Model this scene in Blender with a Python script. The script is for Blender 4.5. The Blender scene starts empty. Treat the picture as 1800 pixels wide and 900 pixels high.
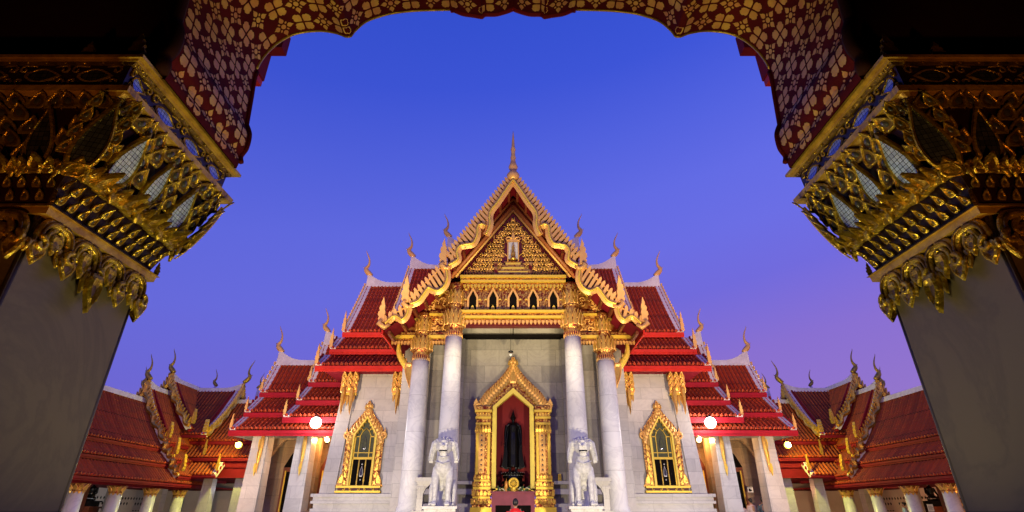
# Temple courtyard at dusk seen through a lobed gateway arch.
# Metres; the camera stands at the origin at eye level, the courtyard lies 1.4 m below it.
import bpy, math, random
from mathutils import Vector, Matrix
from mathutils.geometry import tessellate_polygon
R = math.radians
rnd = random.Random(7)
SC = bpy.context.scene
COL = SC.collection
GZ = -1.4

# ------------------------------------------------ camera, sky, light, exposure
cam = bpy.data.cameras.new('camera')
cam.sensor_width = 36; cam.lens = 18.24; cam.shift_x = -2 / 1800
cam.clip_start = 0.05; cam.clip_end = 2000
co = bpy.data.objects.new('camera', cam); COL.objects.link(co)
co.location = (0, 0, 0); co.rotation_euler = (R(90 + 26.26), 0, 0)
SC.camera = co

SUN_EL, SUN_AZ = R(-3), R(0)
w = bpy.data.worlds.new('World'); SC.world = w; w.use_nodes = True
nt = w.node_tree; nt.nodes.clear()
out = nt.nodes.new('ShaderNodeOutputWorld'); bg = nt.nodes.new('ShaderNodeBackground')
sky = nt.nodes.new('ShaderNodeTexSky'); sky.sky_type = 'NISHITA'; sky.sun_disc = False
sky.sun_elevation = SUN_EL; sky.sun_rotation = SUN_AZ
tc = nt.nodes.new('ShaderNodeTexCoord'); sep = nt.nodes.new('ShaderNodeSeparateXYZ')
ramp = nt.nodes.new('ShaderNodeValToRGB')
nt.links.new(tc.outputs['Generated'], sep.inputs[0])
# twilight gradient by elevation, slightly warmer to the west (+X)
mx = nt.nodes.new('ShaderNodeMath'); mx.operation = 'MULTIPLY_ADD'; mx.inputs[1].default_value = -0.26
inv = nt.nodes.new('ShaderNodeMath'); inv.operation = 'SUBTRACT'; inv.inputs[0].default_value = 1.0; nt.links.new(sep.outputs['Z'], inv.inputs[1])
xm = nt.nodes.new('ShaderNodeMath'); xm.operation = 'MULTIPLY'; nt.links.new(sep.outputs['X'], xm.inputs[0]); nt.links.new(inv.outputs[0], xm.inputs[1])
nt.links.new(xm.outputs[0], mx.inputs[0]); nt.links.new(sep.outputs['Z'], mx.inputs[2])
nt.links.new(mx.outputs[0], ramp.inputs[0])
def s2l(c):
    return tuple(((x / 255 + .055) / 1.055) ** 2.4 if x / 255 > .04045 else x / 255 / 12.92 for x in c) + (1,)
SKYR = [(0.0, (146, 114, 200)), (0.17, (135, 109, 208)), (0.30, (112, 105, 220)), (0.40, (106, 109, 228)), (0.50, (98, 107, 229)),
        (0.60, (82, 98, 224)), (0.70, (61, 85, 217)), (0.84, (44, 76, 206)), (1.0, (24, 50, 165))]
while len(ramp.color_ramp.elements) < len(SKYR): ramp.color_ramp.elements.new(0.5)
for e, (p, c) in zip(ramp.color_ramp.elements, SKYR): e.position = p; e.color = s2l(c)
add = nt.nodes.new('ShaderNodeMix'); add.data_type = 'RGBA'; add.blend_type = 'ADD'
add.inputs['Factor'].default_value = 0.05
nt.links.new(ramp.outputs[0], add.inputs[6]); nt.links.new(sky.outputs[0], add.inputs[7])
dim = nt.nodes.new('ShaderNodeMath'); dim.operation = 'MULTIPLY_ADD'; dim.inputs[1].default_value = .10; dim.inputs[2].default_value = .955
nt.links.new(sep.outputs['X'], dim.inputs[0]); nt.links.new(add.outputs[2], bg.inputs[0]); nt.links.new(dim.outputs[0], bg.inputs[1])
nt.links.new(bg.outputs[0], out.inputs[0])
SC.view_settings.view_transform = 'Standard'; SC.view_settings.look = 'None'
SC.view_settings.exposure = 0.0; SC.view_settings.gamma = 1.0
SC.cycles.max_bounces = 5; SC.cycles.sample_clamp_indirect = 4; SC.cycles.caustics_reflective = False
SC.cycles.use_denoising = True

sun = bpy.data.lights.new('afterglow', 'SUN'); sun.energy = 0.12; sun.angle = R(25); sun.color = (1, .75, .7)
so = bpy.data.objects.new('afterglow', sun); COL.objects.link(so); so.rotation_euler = (R(62), 0, R(-20))

def lamp(kind, loc, energy, color, radius=.15, target=None, size=None, blend=.5, name='light'):
    l = bpy.data.lights.new(name, kind); l.energy = energy; l.color = color
    if kind in ('POINT', 'SPOT'): l.shadow_soft_size = radius
    if kind == 'SPOT': l.spot_size = R(size or 70); l.spot_blend = blend
    o = bpy.data.objects.new(name, l); COL.objects.link(o); o.location = loc
    if target is not None:
        o.rotation_euler = (Vector(target) - Vector(loc)).to_track_quat('-Z', 'Y').to_euler()
    return o

# ------------------------------------------------ materials
MATS = {}
def newmat(name):
    m = bpy.data.materials.new(name); m.use_nodes = True; MATS[name] = m
    return m, m.node_tree, m.node_tree.nodes['Principled BSDF']
def N(t, k, **kw):
    n = t.nodes.new(k)
    for a, b in kw.items():
        if hasattr(n, a): setattr(n, a, b)
        else: n.inputs[a.replace('_', ' ')].default_value = b
    return n
def simple(name, col, rough=.5, metal=0., var=.25, scale=6., bump=.0, bscale=30., emit=None, es=0, spec=None, coat=0, col2=None):
    m, t, b = newmat(name)
    tcn = N(t, 'ShaderNodeTexCoord')
    nz = N(t, 'ShaderNodeTexNoise', Scale=scale, Detail=5., Roughness=.6); t.links.new(tcn.outputs['Object'], nz.inputs[0])
    mix = N(t, 'ShaderNodeMix', data_type='RGBA')
    rp = N(t, 'ShaderNodeValToRGB'); rp.color_ramp.elements[0].position = .3; rp.color_ramp.elements[1].position = .7
    t.links.new(nz.outputs[0], rp.inputs[0]); t.links.new(rp.outputs[0], mix.inputs[0])
    c2 = col2 or tuple(c * (1 - var) for c in col)
    mix.inputs[6].default_value = (*c2, 1); mix.inputs[7].default_value = (*col, 1)
    t.links.new(mix.outputs[2], b.inputs['Base Color'])
    b.inputs['Roughness'].default_value = rough; b.inputs['Metallic'].default_value = metal
    if coat: b.inputs['Coat Weight'].default_value = coat
    if spec is not None: b.inputs['Specular IOR Level'].default_value = spec
    if bump:
        n2 = N(t, 'ShaderNodeTexNoise', Scale=bscale, Detail=4.); t.links.new(tcn.outputs['Object'], n2.inputs[0])
        bp = N(t, 'ShaderNodeBump', Strength=bump, Distance=.02)
        t.links.new(n2.outputs[0], bp.inputs['Height']); t.links.new(bp.outputs[0], b.inputs['Normal'])
    if emit: b.inputs['Emission Color'].default_value = (*emit, 1); b.inputs['Emission Strength'].default_value = es
    return m
def carved(name, col, col2, rough, metal, scale, strength=.9, red=(.22, .02, .01)):
    """gilded carving: swirling relief with red lacquer left in the hollows"""
    m, t, b = newmat(name)
    tcn = N(t, 'ShaderNodeTexCoord')
    nz = N(t, 'ShaderNodeTexNoise', Scale=scale * .6, Detail=2.); t.links.new(tcn.outputs['Object'], nz.inputs[0])
    vm = N(t, 'ShaderNodeMix', data_type='RGBA'); vm.inputs[0].default_value = .12
    t.links.new(tcn.outputs['Object'], vm.inputs[6]); t.links.new(nz.outputs['Color'], vm.inputs[7])
    vo = N(t, 'ShaderNodeTexVoronoi', Scale=scale); vo.feature = 'SMOOTH_F1'; t.links.new(vm.outputs[2], vo.inputs['Vector'])
    rp = N(t, 'ShaderNodeValToRGB')
    el = rp.color_ramp.elements; el[0].position = .0; el[0].color = (*col, 1); el[1].position = .62; el[1].color = (*red, 1)
    e = el.new(.42); e.color = (*col2, 1)
    t.links.new(vo.outputs['Distance'], rp.inputs[0]); t.links.new(rp.outputs[0], b.inputs['Base Color'])
    bp = N(t, 'ShaderNodeBump', Strength=strength, Distance=.35 / scale); bp.invert = True
    t.links.new(vo.outputs['Distance'], bp.inputs['Height']); t.links.new(bp.outputs[0], b.inputs['Normal'])
    b.inputs['Roughness'].default_value = rough; b.inputs['Metallic'].default_value = metal
    return m
def marble(name, col, col2, bw=.9, bh=.5, joint=.75, rough=.3, veins=.5):
    m, t, b = newmat(name)
    uv = N(t, 'ShaderNodeUVMap'); tcn = N(t, 'ShaderNodeTexCoord')
    br = N(t, 'ShaderNodeTexBrick', Scale=1.); br.inputs['Brick Width'].default_value = bw; br.inputs['Row Height'].default_value = bh
    br.inputs['Mortar Size'].default_value = .006; br.inputs['Mortar Smooth'].default_value = .3
    br.inputs['Color1'].default_value = (*col, 1); br.inputs['Color2'].default_value = (*col2, 1)
    br.inputs['Mortar'].default_value = tuple(c * joint for c in col2) + (1,); br.inputs['Bias'].default_value = -.1
    t.links.new(uv.outputs[0], br.inputs[0])
    wv = N(t, 'ShaderNodeTexNoise', Scale=.9, Detail=9., Roughness=.62, Distortion=2.2); t.links.new(tcn.outputs['Object'], wv.inputs[0])
    rp = N(t, 'ShaderNodeValToRGB'); el = rp.color_ramp.elements
    el[0].position = .44; el[0].color = (1, 1, 1, 1); el[1].position = .56; el[1].color = (1, 1, 1, 1)
    e = el.new(.5); e.color = (1 - veins * .45, 1 - veins * .45, 1 - veins * .38, 1)
    t.links.new(wv.outputs[0], rp.inputs[0])
    st = N(t, 'ShaderNodeTexNoise', Scale=.45, Detail=4.); t.links.new(tcn.outputs['Object'], st.inputs[0])
    r2 = N(t, 'ShaderNodeValToRGB'); r2.color_ramp.elements[0].position = .3; r2.color_ramp.elements[1].position = .7
    r2.color_ramp.elements[0].color = (.78, .75, .70, 1); r2.color_ramp.elements[1].color = (1, 1, 1, 1)
    t.links.new(st.outputs[0], r2.inputs[0])
    m1 = N(t, 'ShaderNodeMix', data_type='RGBA', blend_type='MULTIPLY'); m1.inputs[0].default_value = 1
    m2 = N(t, 'ShaderNodeMix', data_type='RGBA', blend_type='MULTIPLY'); m2.inputs[0].default_value = 1
    t.links.new(br.outputs[0], m1.inputs[6]); t.links.new(rp.outputs[0], m1.inputs[7])
    t.links.new(m1.outputs[2], m2.inputs[6]); t.links.new(r2.outputs[0], m2.inputs[7])
    t.links.new(m2.outputs[2], b.inputs['Base Color']); b.inputs['Roughness'].default_value = rough
    return m
def mosaic(name, c1, c2, scale, metal=.6, rough=.12, grid=(.03, .03)):
    """small mirror tesserae set in dark putty"""
    m, t, b = newmat(name)
    uv = N(t, 'ShaderNodeUVMap')
    br = N(t, 'ShaderNodeTexBrick', Scale=1., offset=.0); br.inputs['Brick Width'].default_value = grid[0]; br.inputs['Row Height'].default_value = grid[1]
    br.inputs['Mortar Size'].default_value = .0016; br.inputs['Color1'].default_value = (*c1, 1); br.inputs['Color2'].default_value = (*c2, 1)
    br.inputs['Mortar'].default_value = (.01, .008, .01, 1)
    t.links.new(uv.outputs[0], br.inputs[0]); t.links.new(br.outputs[0], b.inputs['Base Color'])
    vo = N(t, 'ShaderNodeTexVoronoi', Scale=1 / grid[0] * .8); t.links.new(uv.outputs[0], vo.inputs['Vector'])
    bp = N(t, 'ShaderNodeBump', Strength=.35, Distance=.01); t.links.new(vo.outputs['Color'], bp.inputs['Height'])
    t.links.new(bp.outputs[0], b.inputs['Normal'])
    b.inputs['Metallic'].default_value = metal; b.inputs['Roughness'].default_value = rough
    return m
def tilemat(name, c1, c2, c3):
    m, t, b = newmat(name)
    uv = N(t, 'ShaderNodeUVMap'); tcn = N(t, 'ShaderNodeTexCoord')
    br = N(t, 'ShaderNodeTexBrick', Scale=1., offset=0.); br.inputs['Brick Width'].default_value = .17; br.inputs['Row Height'].default_value = 1.5
    br.inputs['Mortar Size'].default_value = .034; br.inputs['Mortar Smooth'].default_value = .9
    br.inputs['Color1'].default_value = (*c1, 1); br.inputs['Color2'].default_value = (*c2, 1); br.inputs['Mortar'].default_value = tuple(x * .22 for x in c2) + (1,)  # broad dark lines paint shade between the ribs into the tile colour
    t.links.new(uv.outputs[0], br.inputs[0])
    nz = N(t, 'ShaderNodeTexNoise', Scale=1.7, Detail=8., Roughness=.7); t.links.new(tcn.outputs['Object'], nz.inputs[0])
    rp = N(t, 'ShaderNodeValToRGB'); rp.color_ramp.elements[0].position = .42; rp.color_ramp.elements[1].position = .68
    t.links.new(nz.outputs[0], rp.inputs[0])
    mm = N(t, 'ShaderNodeMath', operation='MULTIPLY'); mm.inputs[1].default_value = .65; t.links.new(rp.outputs[0], mm.inputs[0])
    mix = N(t, 'ShaderNodeMix', data_type='RGBA'); t.links.new(mm.outputs[0], mix.inputs[0]); t.links.new(br.outputs[0], mix.inputs[6])
    mix.inputs[7].default_value = (*c3, 1)
    t.links.new(mix.outputs[2], b.inputs['Base Color']); b.inputs['Roughness'].default_value = .55; b.inputs['Specular IOR Level'].default_value = .22
    n2 = N(t, 'ShaderNodeTexNoise', Scale=25., Detail=3.); t.links.new(tcn.outputs['Object'], n2.inputs[0])
    bp = N(t, 'ShaderNodeBump', Strength=.3, Distance=.01); t.links.new(n2.outputs[0], bp.inputs['Height']); t.links.new(bp.outputs[0], b.inputs['Normal'])
    return m

GOLD = simple('gold_leaf', (.88, .57, .10), .34, .7, .0, 14, .25, 40, col2=(.62, .32, .05))
GOLDP = simple('gold_plain', (.95, .64, .07), .38, .35, .12, 8, .1, 60)
GOLDC = carved('gold_carved', (.90, .55, .12), (.55, .25, .05), .35, .7, 7.)
GOLDF = carved('gold_carved_fine', (.88, .56, .14), (.50, .23, .05), .36, .7, 16.)
GFRAME = simple('yellow_gilt_frame', (.98, .76, .10), .45, 0, .08, 6, .1, 40)
GOLDT = simple('gold_trim', (.95, .55, .13), .42, .3, .0, 3, .2, 25, col2=(.80, .40, .12))
GOLDD = simple('gold_old', (.60, .42, .06), .38, .6, .0, 9, .5, 22, col2=(.28, .15, .03))
LACQD = simple('lacquer_blackened', (.025, .006, .005), .4, 0, .5, 5, .2, 20)
LACQ = simple('red_lacquer', (.12, .006, .006), .5, 0, .5, 5, .2, 20)
STRED = simple('stencil_red', (.10, .006, .006), .8, 0, .45, 3, .15, 30, spec=.1)
STGOLD = simple('stencil_gold', (.70, .44, .05), .5, .2, .0, 7, .3, 60, col2=(.52, .17, .04))
CG = simple('gold_capital', (.80, .58, .08), .28, .72, .0, 13, .8, 34, col2=(.26, .14, .02))
OBRD = simple('orange_board', (.42, .13, .03), .5, 0, .3, 4, .2, 20)
CGD = simple('gold_capital_dark', (.34, .20, .03), .34, .65, .0, 13, .8, 26, col2=(.06, .03, .01))
MIRR = mosaic('mirror_mosaic', (.50, .64, 1.0), (.32, .42, .74), 1, .25, .2, (.026, .026))  # blue of the reflected sky put into the base colour
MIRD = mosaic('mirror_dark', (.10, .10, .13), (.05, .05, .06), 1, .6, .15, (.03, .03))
CAB = simple('cabochon_glass', (.10, .10, .13), .12, .3, .5, 30)
MWALL = marble('marble_wall', (.66, .63, .60), (.52, .50, .48), .95, .50, .6, .36, .22)
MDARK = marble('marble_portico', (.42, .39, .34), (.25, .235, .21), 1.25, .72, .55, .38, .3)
MCOL = marble('marble_column', (.80, .80, .80), (.74, .73, .71), 4., 1.35, .6, .34, .3)
MBRN = marble('marble_brown', (.42, .29, .17), (.26, .17, .10), 1.1, .7, .55, .38, .3)
MBASE = marble('marble_base', (.66, .64, .61), (.54, .52, .50), 1.6, .4, .7, .38, .25)
MPIL = marble('marble_gateway_shaded', (.155, .12, .095), (.105, .08, .064), 9, 1.35, .6, .5, .4)  # white marble in shade, with the shade put into this dark brown
MSTAT = simple('marble_statue', (.80, .79, .75), .45, 0, .38, 9, .4, 25)
PLAST = simple('plaster_ridge', (.78, .70, .66), .6, 0, .0, 3, .2, 30, col2=(.60, .50, .46))
PWALL = simple('plaster_wall', (.70, .62, .55), .7, 0, .15, 1.2)
TILE = tilemat('roof_tiles', (.50, .058, .014), (.36, .034, .010), (.22, .045, .020))
TILED = tilemat('roof_tiles_old', (.40, .080, .018), (.26, .046, .012), (.15, .055, .020))
REDP = simple('red_paint', (.64, .026, .010), .5, 0, .25, 3, .1, 20, spec=.3)
RED_DIM = simple('red_paint_dimmed', (.40, .012, .022), .5, 0, .25, 3, .1, 20, spec=.2)  # red eave paint darkened: weaker light on outer wings put into the colour
LEDGE = simple('gilded_ledge', (.62, .40, .07), .42, .3, .0, 9, .5, 22, col2=(.26, .13, .03))
REDD = simple('dark_red_paint', (.22, .010, .018), .7, 0, .3, 2, .1, 20, spec=.12)
WOODR = simple('red_brown_wood', (.20, .045, .015), .45, 0, .4, 4, .2, 20)
BLACK = simple('black_bronze', (.012, .012, .014), .25, .6, .3, 6, .1, 30)
DARK = simple('dark_void', (.010, .008, .007), 1., spec=0)
NRED = simple('niche_red', (.27, .004, .004), .7, 0, .25, 2)
GLASS = simple('stained_glass', (.11, .12, .04), .15, .0, .4, 9, .15, 20)
STONE = simple('court_paving', (.36, .34, .32), .5, 0, .3, .8)
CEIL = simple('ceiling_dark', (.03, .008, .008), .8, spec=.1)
MAROON = simple('maroon_cloth', (.30, .06, .09), .7, 0, .3, 3)

# ------------------------------------------------ mesh helpers
class MB:
    def __init__(s, M=None, mats=None):
        s.v = []; s.f = []; s.m = []; s.sm = []; s.M = M or Matrix(); s.mats = mats or []; s.uvs = {}
    def mi(s, mat):
        if mat not in s.mats: s.mats.append(mat)
        return s.mats.index(mat)
    def add(s, vs, fs, mat, smooth=False, uv=None):
        o = len(s.v); s.v += [tuple(s.M @ Vector(v)) for v in vs]
        flip = s.M.determinant() < 0
        k = s.mi(mat)
        for f in fs:
            g = [i + o for i in f]
            if flip: g.reverse()
            s.f.append(g); s.m.append(k); s.sm.append(smooth)
        if uv:
            for i, t in enumerate(uv): s.uvs[o + i] = t
    def box(s, x0, x1, y0, y1, z0, z1, mat):
        if x0 > x1: x0, x1 = x1, x0
        if y0 > y1: y0, y1 = y1, y0
        s.add([(x0, y0, z0), (x1, y0, z0), (x1, y1, z0), (x0, y1, z0), (x0, y0, z1), (x1, y0, z1), (x1, y1, z1), (x0, y1, z1)],
              [(0, 3, 2, 1), (4, 5, 6, 7), (0, 1, 5, 4), (1, 2, 6, 5), (2, 3, 7, 6), (3, 0, 4, 7)], mat)
    def tbox(s, b, t, mat):
        """tapered box: b, t = (x0,x1,y0,y1,z)"""
        q = lambda c: [(c[0], c[2], c[4]), (c[1], c[2], c[4]), (c[1], c[3], c[4]), (c[0], c[3], c[4])]
        s.add(q(b) + q(t), [(0, 3, 2, 1), (4, 5, 6, 7), (0, 1, 5, 4), (1, 2, 6, 5), (2, 3, 7, 6), (3, 0, 4, 7)], mat)
    def prism(s, poly, o, ex, ey, n, d, mat, side=None):
        """2-D polygon on plane (o,ex,ey) extruded from 0 to d along n"""
        o, ex, ey, n = Vector(o), Vector(ex), Vector(ey), Vector(n)
        if (ex.cross(ey)).dot(n) * d < 0: ex, ey = ex, ey; poly = list(reversed(poly))
        k = len(poly); P = [o + ex * p[0] + ey * p[1] for p in poly]; Q = [p + n * d for p in P]
        tris = tessellate_polygon([[Vector((p[0], p[1], 0)) for p in poly]])
        area = sum(poly[i][0] * poly[(i + 1) % k][1] - poly[(i + 1) % k][0] * poly[i][1] for i in range(k))
        fs = []
        for t in tris:
            a = [poly[i] for i in t]
            ar = (a[1][0] - a[0][0]) * (a[2][1] - a[0][1]) - (a[2][0] - a[0][0]) * (a[1][1] - a[0][1])
            t = list(t)
            if ar * (ex.cross(ey)).dot(n * d) < 0: t.reverse()
            fs.append([i + k for i in t]); fs.append([i for i in reversed(t)])
        sd = []
        for i in range(k):
            j = (i + 1) % k; f = [i, j, j + k, i + k]
            if area * (ex.cross(ey)).dot(n * d) < 0: f.reverse()
            sd.append(f)
        s.add(P + Q, fs, mat)
        s.add(P + Q, sd, side or mat)
    def lathe(s, c, prof, seg, mat, smooth=True, sx=1., sy=1., rot=0., axis=None):
        c = Vector(c); vs = []; fs = []
        for r, z in prof:
            for k in range(seg):
                a = 2 * math.pi * k / seg + rot
                vs.append(c + Vector((r * math.cos(a) * sx, r * math.sin(a) * sy, z)))
        for i in range(len(prof) - 1):
            for k in range(seg):
                k2 = (k + 1) % seg
                fs.append((i * seg + k, i * seg + k2, (i + 1) * seg + k2, (i + 1) * seg + k))
        fs.append(tuple(reversed(range(seg)))); fs.append(tuple((len(prof) - 1) * seg + k for k in range(seg)))
        s.add(vs, fs, mat, smooth)
    def tube(s, pts, rad, mat, seg=6, flat=1., up=None, smooth=True):
        pts = [Vector(p) for p in pts]
        if not isinstance(rad, (list, tuple)): rad = [rad] * len(pts)
        vs = []; fs = []; prev = Vector(up) if up is not None else None
        for i, p in enumerate(pts):
            t = (pts[min(i + 1, len(pts) - 1)] - pts[max(i - 1, 0)]).normalized()
            if prev is None: prev = Vector((0, 0, 1)) if abs(t.z) < .9 else Vector((1, 0, 0))
            a = prev - t * prev.dot(t)
            if a.length < 1e-5: a = t.orthogonal()
            a.normalize(); b = t.cross(a)
            if up is None: prev = a
            for k in range(seg):
                an = 2 * math.pi * k / seg
                vs.append(p + a * math.cos(an) * rad[i] * flat + b * math.sin(an) * rad[i])
        for i in range(len(pts) - 1):
            for k in range(seg):
                k2 = (k + 1) % seg
                fs.append((i * seg + k, i * seg + k2, (i + 1) * seg + k2, (i + 1) * seg + k))
        fs.append(tuple(reversed(range(seg)))); fs.append(tuple((len(pts) - 1) * seg + k for k in range(seg)))
        s.add(vs, fs, mat, smooth)
    def ball(s, c, r, mat, seg=12, sx=1, sy=1, sz=1):
        n = max(4, seg // 2)
        s.lathe(Vector(c), [(r * math.sin(math.pi * max(.02, min(.98, i / n))) , -r * sz * math.cos(math.pi * i / n)) for i in range(n + 1)], seg, mat, True, sx, sy)
    def build(s, name, parent=None, **tags):
        if not s.f: return None
        me = bpy.data.meshes.new(name)
        off = Vector(parent_world(parent)) if parent else Vector((0, 0, 0))
        if not parent:
            xs = [v[0] for v in s.v]; ys = [v[1] for v in s.v]; zs = [v[2] for v in s.v]
            off = Vector(((min(xs) + max(xs)) / 2, (min(ys) + max(ys)) / 2, min(zs)))
        me.from_pydata([tuple(Vector(v) - off) for v in s.v], [], s.f)
        for m in s.mats: me.materials.append(m)
        me.polygons.foreach_set('material_index', s.m); me.polygons.foreach_set('use_smooth', s.sm)
        uvl = me.uv_layers.new(name='UVMap'); buf = [0.] * (2 * len(me.loops))
        for p in me.polygons:
            n = p.normal; ax = max(range(3), key=lambda i: abs(n[i]))
            for li in p.loop_indices:
                vi = me.loops[li].vertex_index
                if vi in s.uvs: u, v = s.uvs[vi]
                else:
                    c = s.v[vi]; u, v = ((c[1], c[2]), (c[0], c[2]), (c[0], c[1]))[ax]
                buf[2 * li] = u; buf[2 * li + 1] = v
        uvl.data.foreach_set('uv', buf)
        me.update()
        o = bpy.data.objects.new(name, me); COL.objects.link(o)
        if parent: o.parent = parent
        else: o.location = off
        for k, v in tags.items(): o[k] = v
        return o
def parent_world(p):
    v = Vector((0, 0, 0))
    while p is not None: v += Vector(p.location); p = p.parent
    return v
def thing(name, label, cat, loc=(0, 0, 0), group=None):
    o = bpy.data.objects.new(name, None); COL.objects.link(o); o.location = loc
    o.empty_display_size = .2
    o['label'] = label; o['category'] = cat
    if group: o['group'] = group
    return o
def catmull(P, n=6):
    out = []
    for i in range(len(P) - 1):
        p0, p1, p2, p3 = [Vector(P[max(0, min(len(P) - 1, j))]) for j in (i - 1, i, i + 1, i + 2)]
        for k in range(n):
            t = k / n
            out.append(.5 * ((2 * p1) + (p2 - p0) * t + (2 * p0 - 5 * p1 + 4 * p2 - p3) * t * t + (3 * p1 - p0 - 3 * p2 + p3) * t ** 3))
    out.append(Vector(P[-1])); return out
MIR = Matrix.Diagonal((-1, 1, 1, 1))
def side(sx): return Matrix() if sx < 0 else MIR      # everything is drawn for the left (-X) and mirrored

# relief leaf: rings of a teardrop, with optional inset and outward bend of the tip
def leaf_outline(n=9, base=.35, pw=.8):
    pts = []
    for i in range(n + 1):
        t = i / n
        wd = math.sin(math.pi * (t * .93 + .07) ** pw) * (1 - .25 * t) + base * (1 - t) ** 3
        pts.append((wd * .5, t))
    pts[-1] = (0, 1)
    return [(-x, y) for x, y in pts] + [(x, y) for x, y in reversed(pts[:-1])]
LO = leaf_outline()
def leaf(mb, o, ex, ey, n, w, h, bend=0., mats=None, rings=None, cab=None, outline=LO, cy=.45):
    o, ex, ey, n = Vector(o), Vector(ex), Vector(ey), Vector(n)
    mats = mats or (GOLD, GOLD)
    rings = rings or [(1., 0.), (.97, .10), (.80, .16), (.62, .07), (.0, .07)]
    k = len(outline); L = max(w, h) * .55
    def pos(x, y, hh): return o + ex * (x * w) + ey * (y * h) + n * (hh * L + bend * h * max(y, 0) ** 2)
    vs = []
    for sc, hh in rings:
        for x, y in outline: vs.append(pos(x * sc, cy + (y - cy) * sc, hh))
    for r in range(len(rings) - 1):
        fs = [(r * k + i, (r + 1) * k + i, (r + 1) * k + (i + 1) % k, r * k + (i + 1) % k) for i in range(k)]
        fs = [tuple(reversed(f)) for f in fs]
        if ex.cross(ey).dot(n) < 0: fs = [tuple(reversed(f)) for f in fs]
        s0 = r * k
        mb.add(vs, fs, mats[1] if r >= len(rings) - 2 else mats[0], True,
               uv=[(v.dot(ex), v.dot(ey)) for v in vs])
    if cab:
        c = pos(0, cy * .95, .08); rr = cab * w
        prof = [(1, 0), (.8, .4), (.4, .65), (0.02, .72)]
        vs = []
        for r, z in prof:
            for q in range(8):
                a = q * math.pi / 4; vs.append(c + ex * (math.cos(a) * r * rr) + ey * (math.sin(a) * r * rr * 1.35) + n * z * rr)
        fl = ex.cross(ey).dot(n) < 0
        fs = [(i * 8 + q, i * 8 + (q + 1) % 8, (i + 1) * 8 + (q + 1) % 8, (i + 1) * 8 + q) for i in range(3) for q in range(8)]
        mb.add(vs, [tuple(reversed(f)) for f in fs] if fl else fs, CAB, True)
def curl(mb, o, ex, ey, n, size, ang, turn=1, mat=None, rad=.16, loops=1.15, seg=5, nn=14, stem=.6):
    """tapering spiral scroll in relief: a stem that winds into an eye"""
    o, ex, ey, n = Vector(o), Vector(ex), Vector(ey), Vector(n)
    pts = []; rr = []
    for i in range(nn + 1):
        t = i / nn; a = ang + turn * t * loops * 2 * math.pi; r = size * (1 - t) ** .8 * (1 - .15 * t) + .06 * size
        c = o
        pts.append(c + ex * math.cos(a) * r + ey * math.sin(a) * r + n * (.10 * size + .25 * size * t)); rr.append(size * rad * (1.05 - .45 * t))
    t0 = (pts[0] - pts[1]).normalized()
    if stem: pts.insert(0, pts[0] + t0 * size * stem); rr.insert(0, size * rad * .5)
    mb.tube(pts, rr, mat or GOLD, seg, 1., n)
# flame silhouettes (x outwards, y up), unit height
FLAME = [(0, 0), (.20, .02), (.30, .14), (.24, .22), (.34, .30), (.30, .42), (.22, .44), (.28, .55), (.22, .66), (.15, .66), (.18, .78), (.10, .88), (.05, 1.0),
         (.0, .88), (-.05, .74), (-.12, .64), (-.10, .50), (-.17, .40), (-.14, .26), (-.18, .14), (-.12, .02)]
def flame(mb, o, ex, ey, n, h, w, d, mat):
    mb.prism([(x * w, y * h) for x, y in FLAME], Vector(o) - Vector(n) * d / 2, ex, ey, n, d, mat)
def chofa(mb, o, outw, h, mat, back=.0, fat=1.25):
    """slender horn-like ridge finial: swelling breast, small beak, long tapering neck; outw = horizontal direction"""
    o = Vector(o); u = Vector(outw).normalized(); z = Vector((0, 0, 1))
    P = [(-.10, -.08, .07), (.03, .04, .085), (.11, .14, .075), (.12, .24, .060), (.055, .34, .045), (.035, .46, .033), (.05, .60, .026), (.10, .74, .020), (.16, .86, .014), (.20, .95, .008), (.20, 1.0, .003)]
    P = [(-x if back else x, y, r) for x, y, r in P]
    pts = catmull([o + u * (x * h) + z * (y * h) for x, y, r in P], 3)
    rr = []
    for i in range(len(P) - 1):
        for k in range(3): rr.append((P[i][2] + (P[i + 1][2] - P[i][2]) * k / 3) * h * fat)
    rr.append(P[-1][2] * h)
    mb.tube(pts, rr, mat, 7, 1.)
    sg = -1 if back else 1
    b = o + u * (.13 * h * sg) + z * .24 * h      # beak and crest
    mb.tube([b, b + u * (.08 * h * sg) + z * .01 * h, b + u * (.12 * h * sg) + z * .06 * h], [.035 * h, .02 * h, .004 * h], mat, 5)
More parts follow.
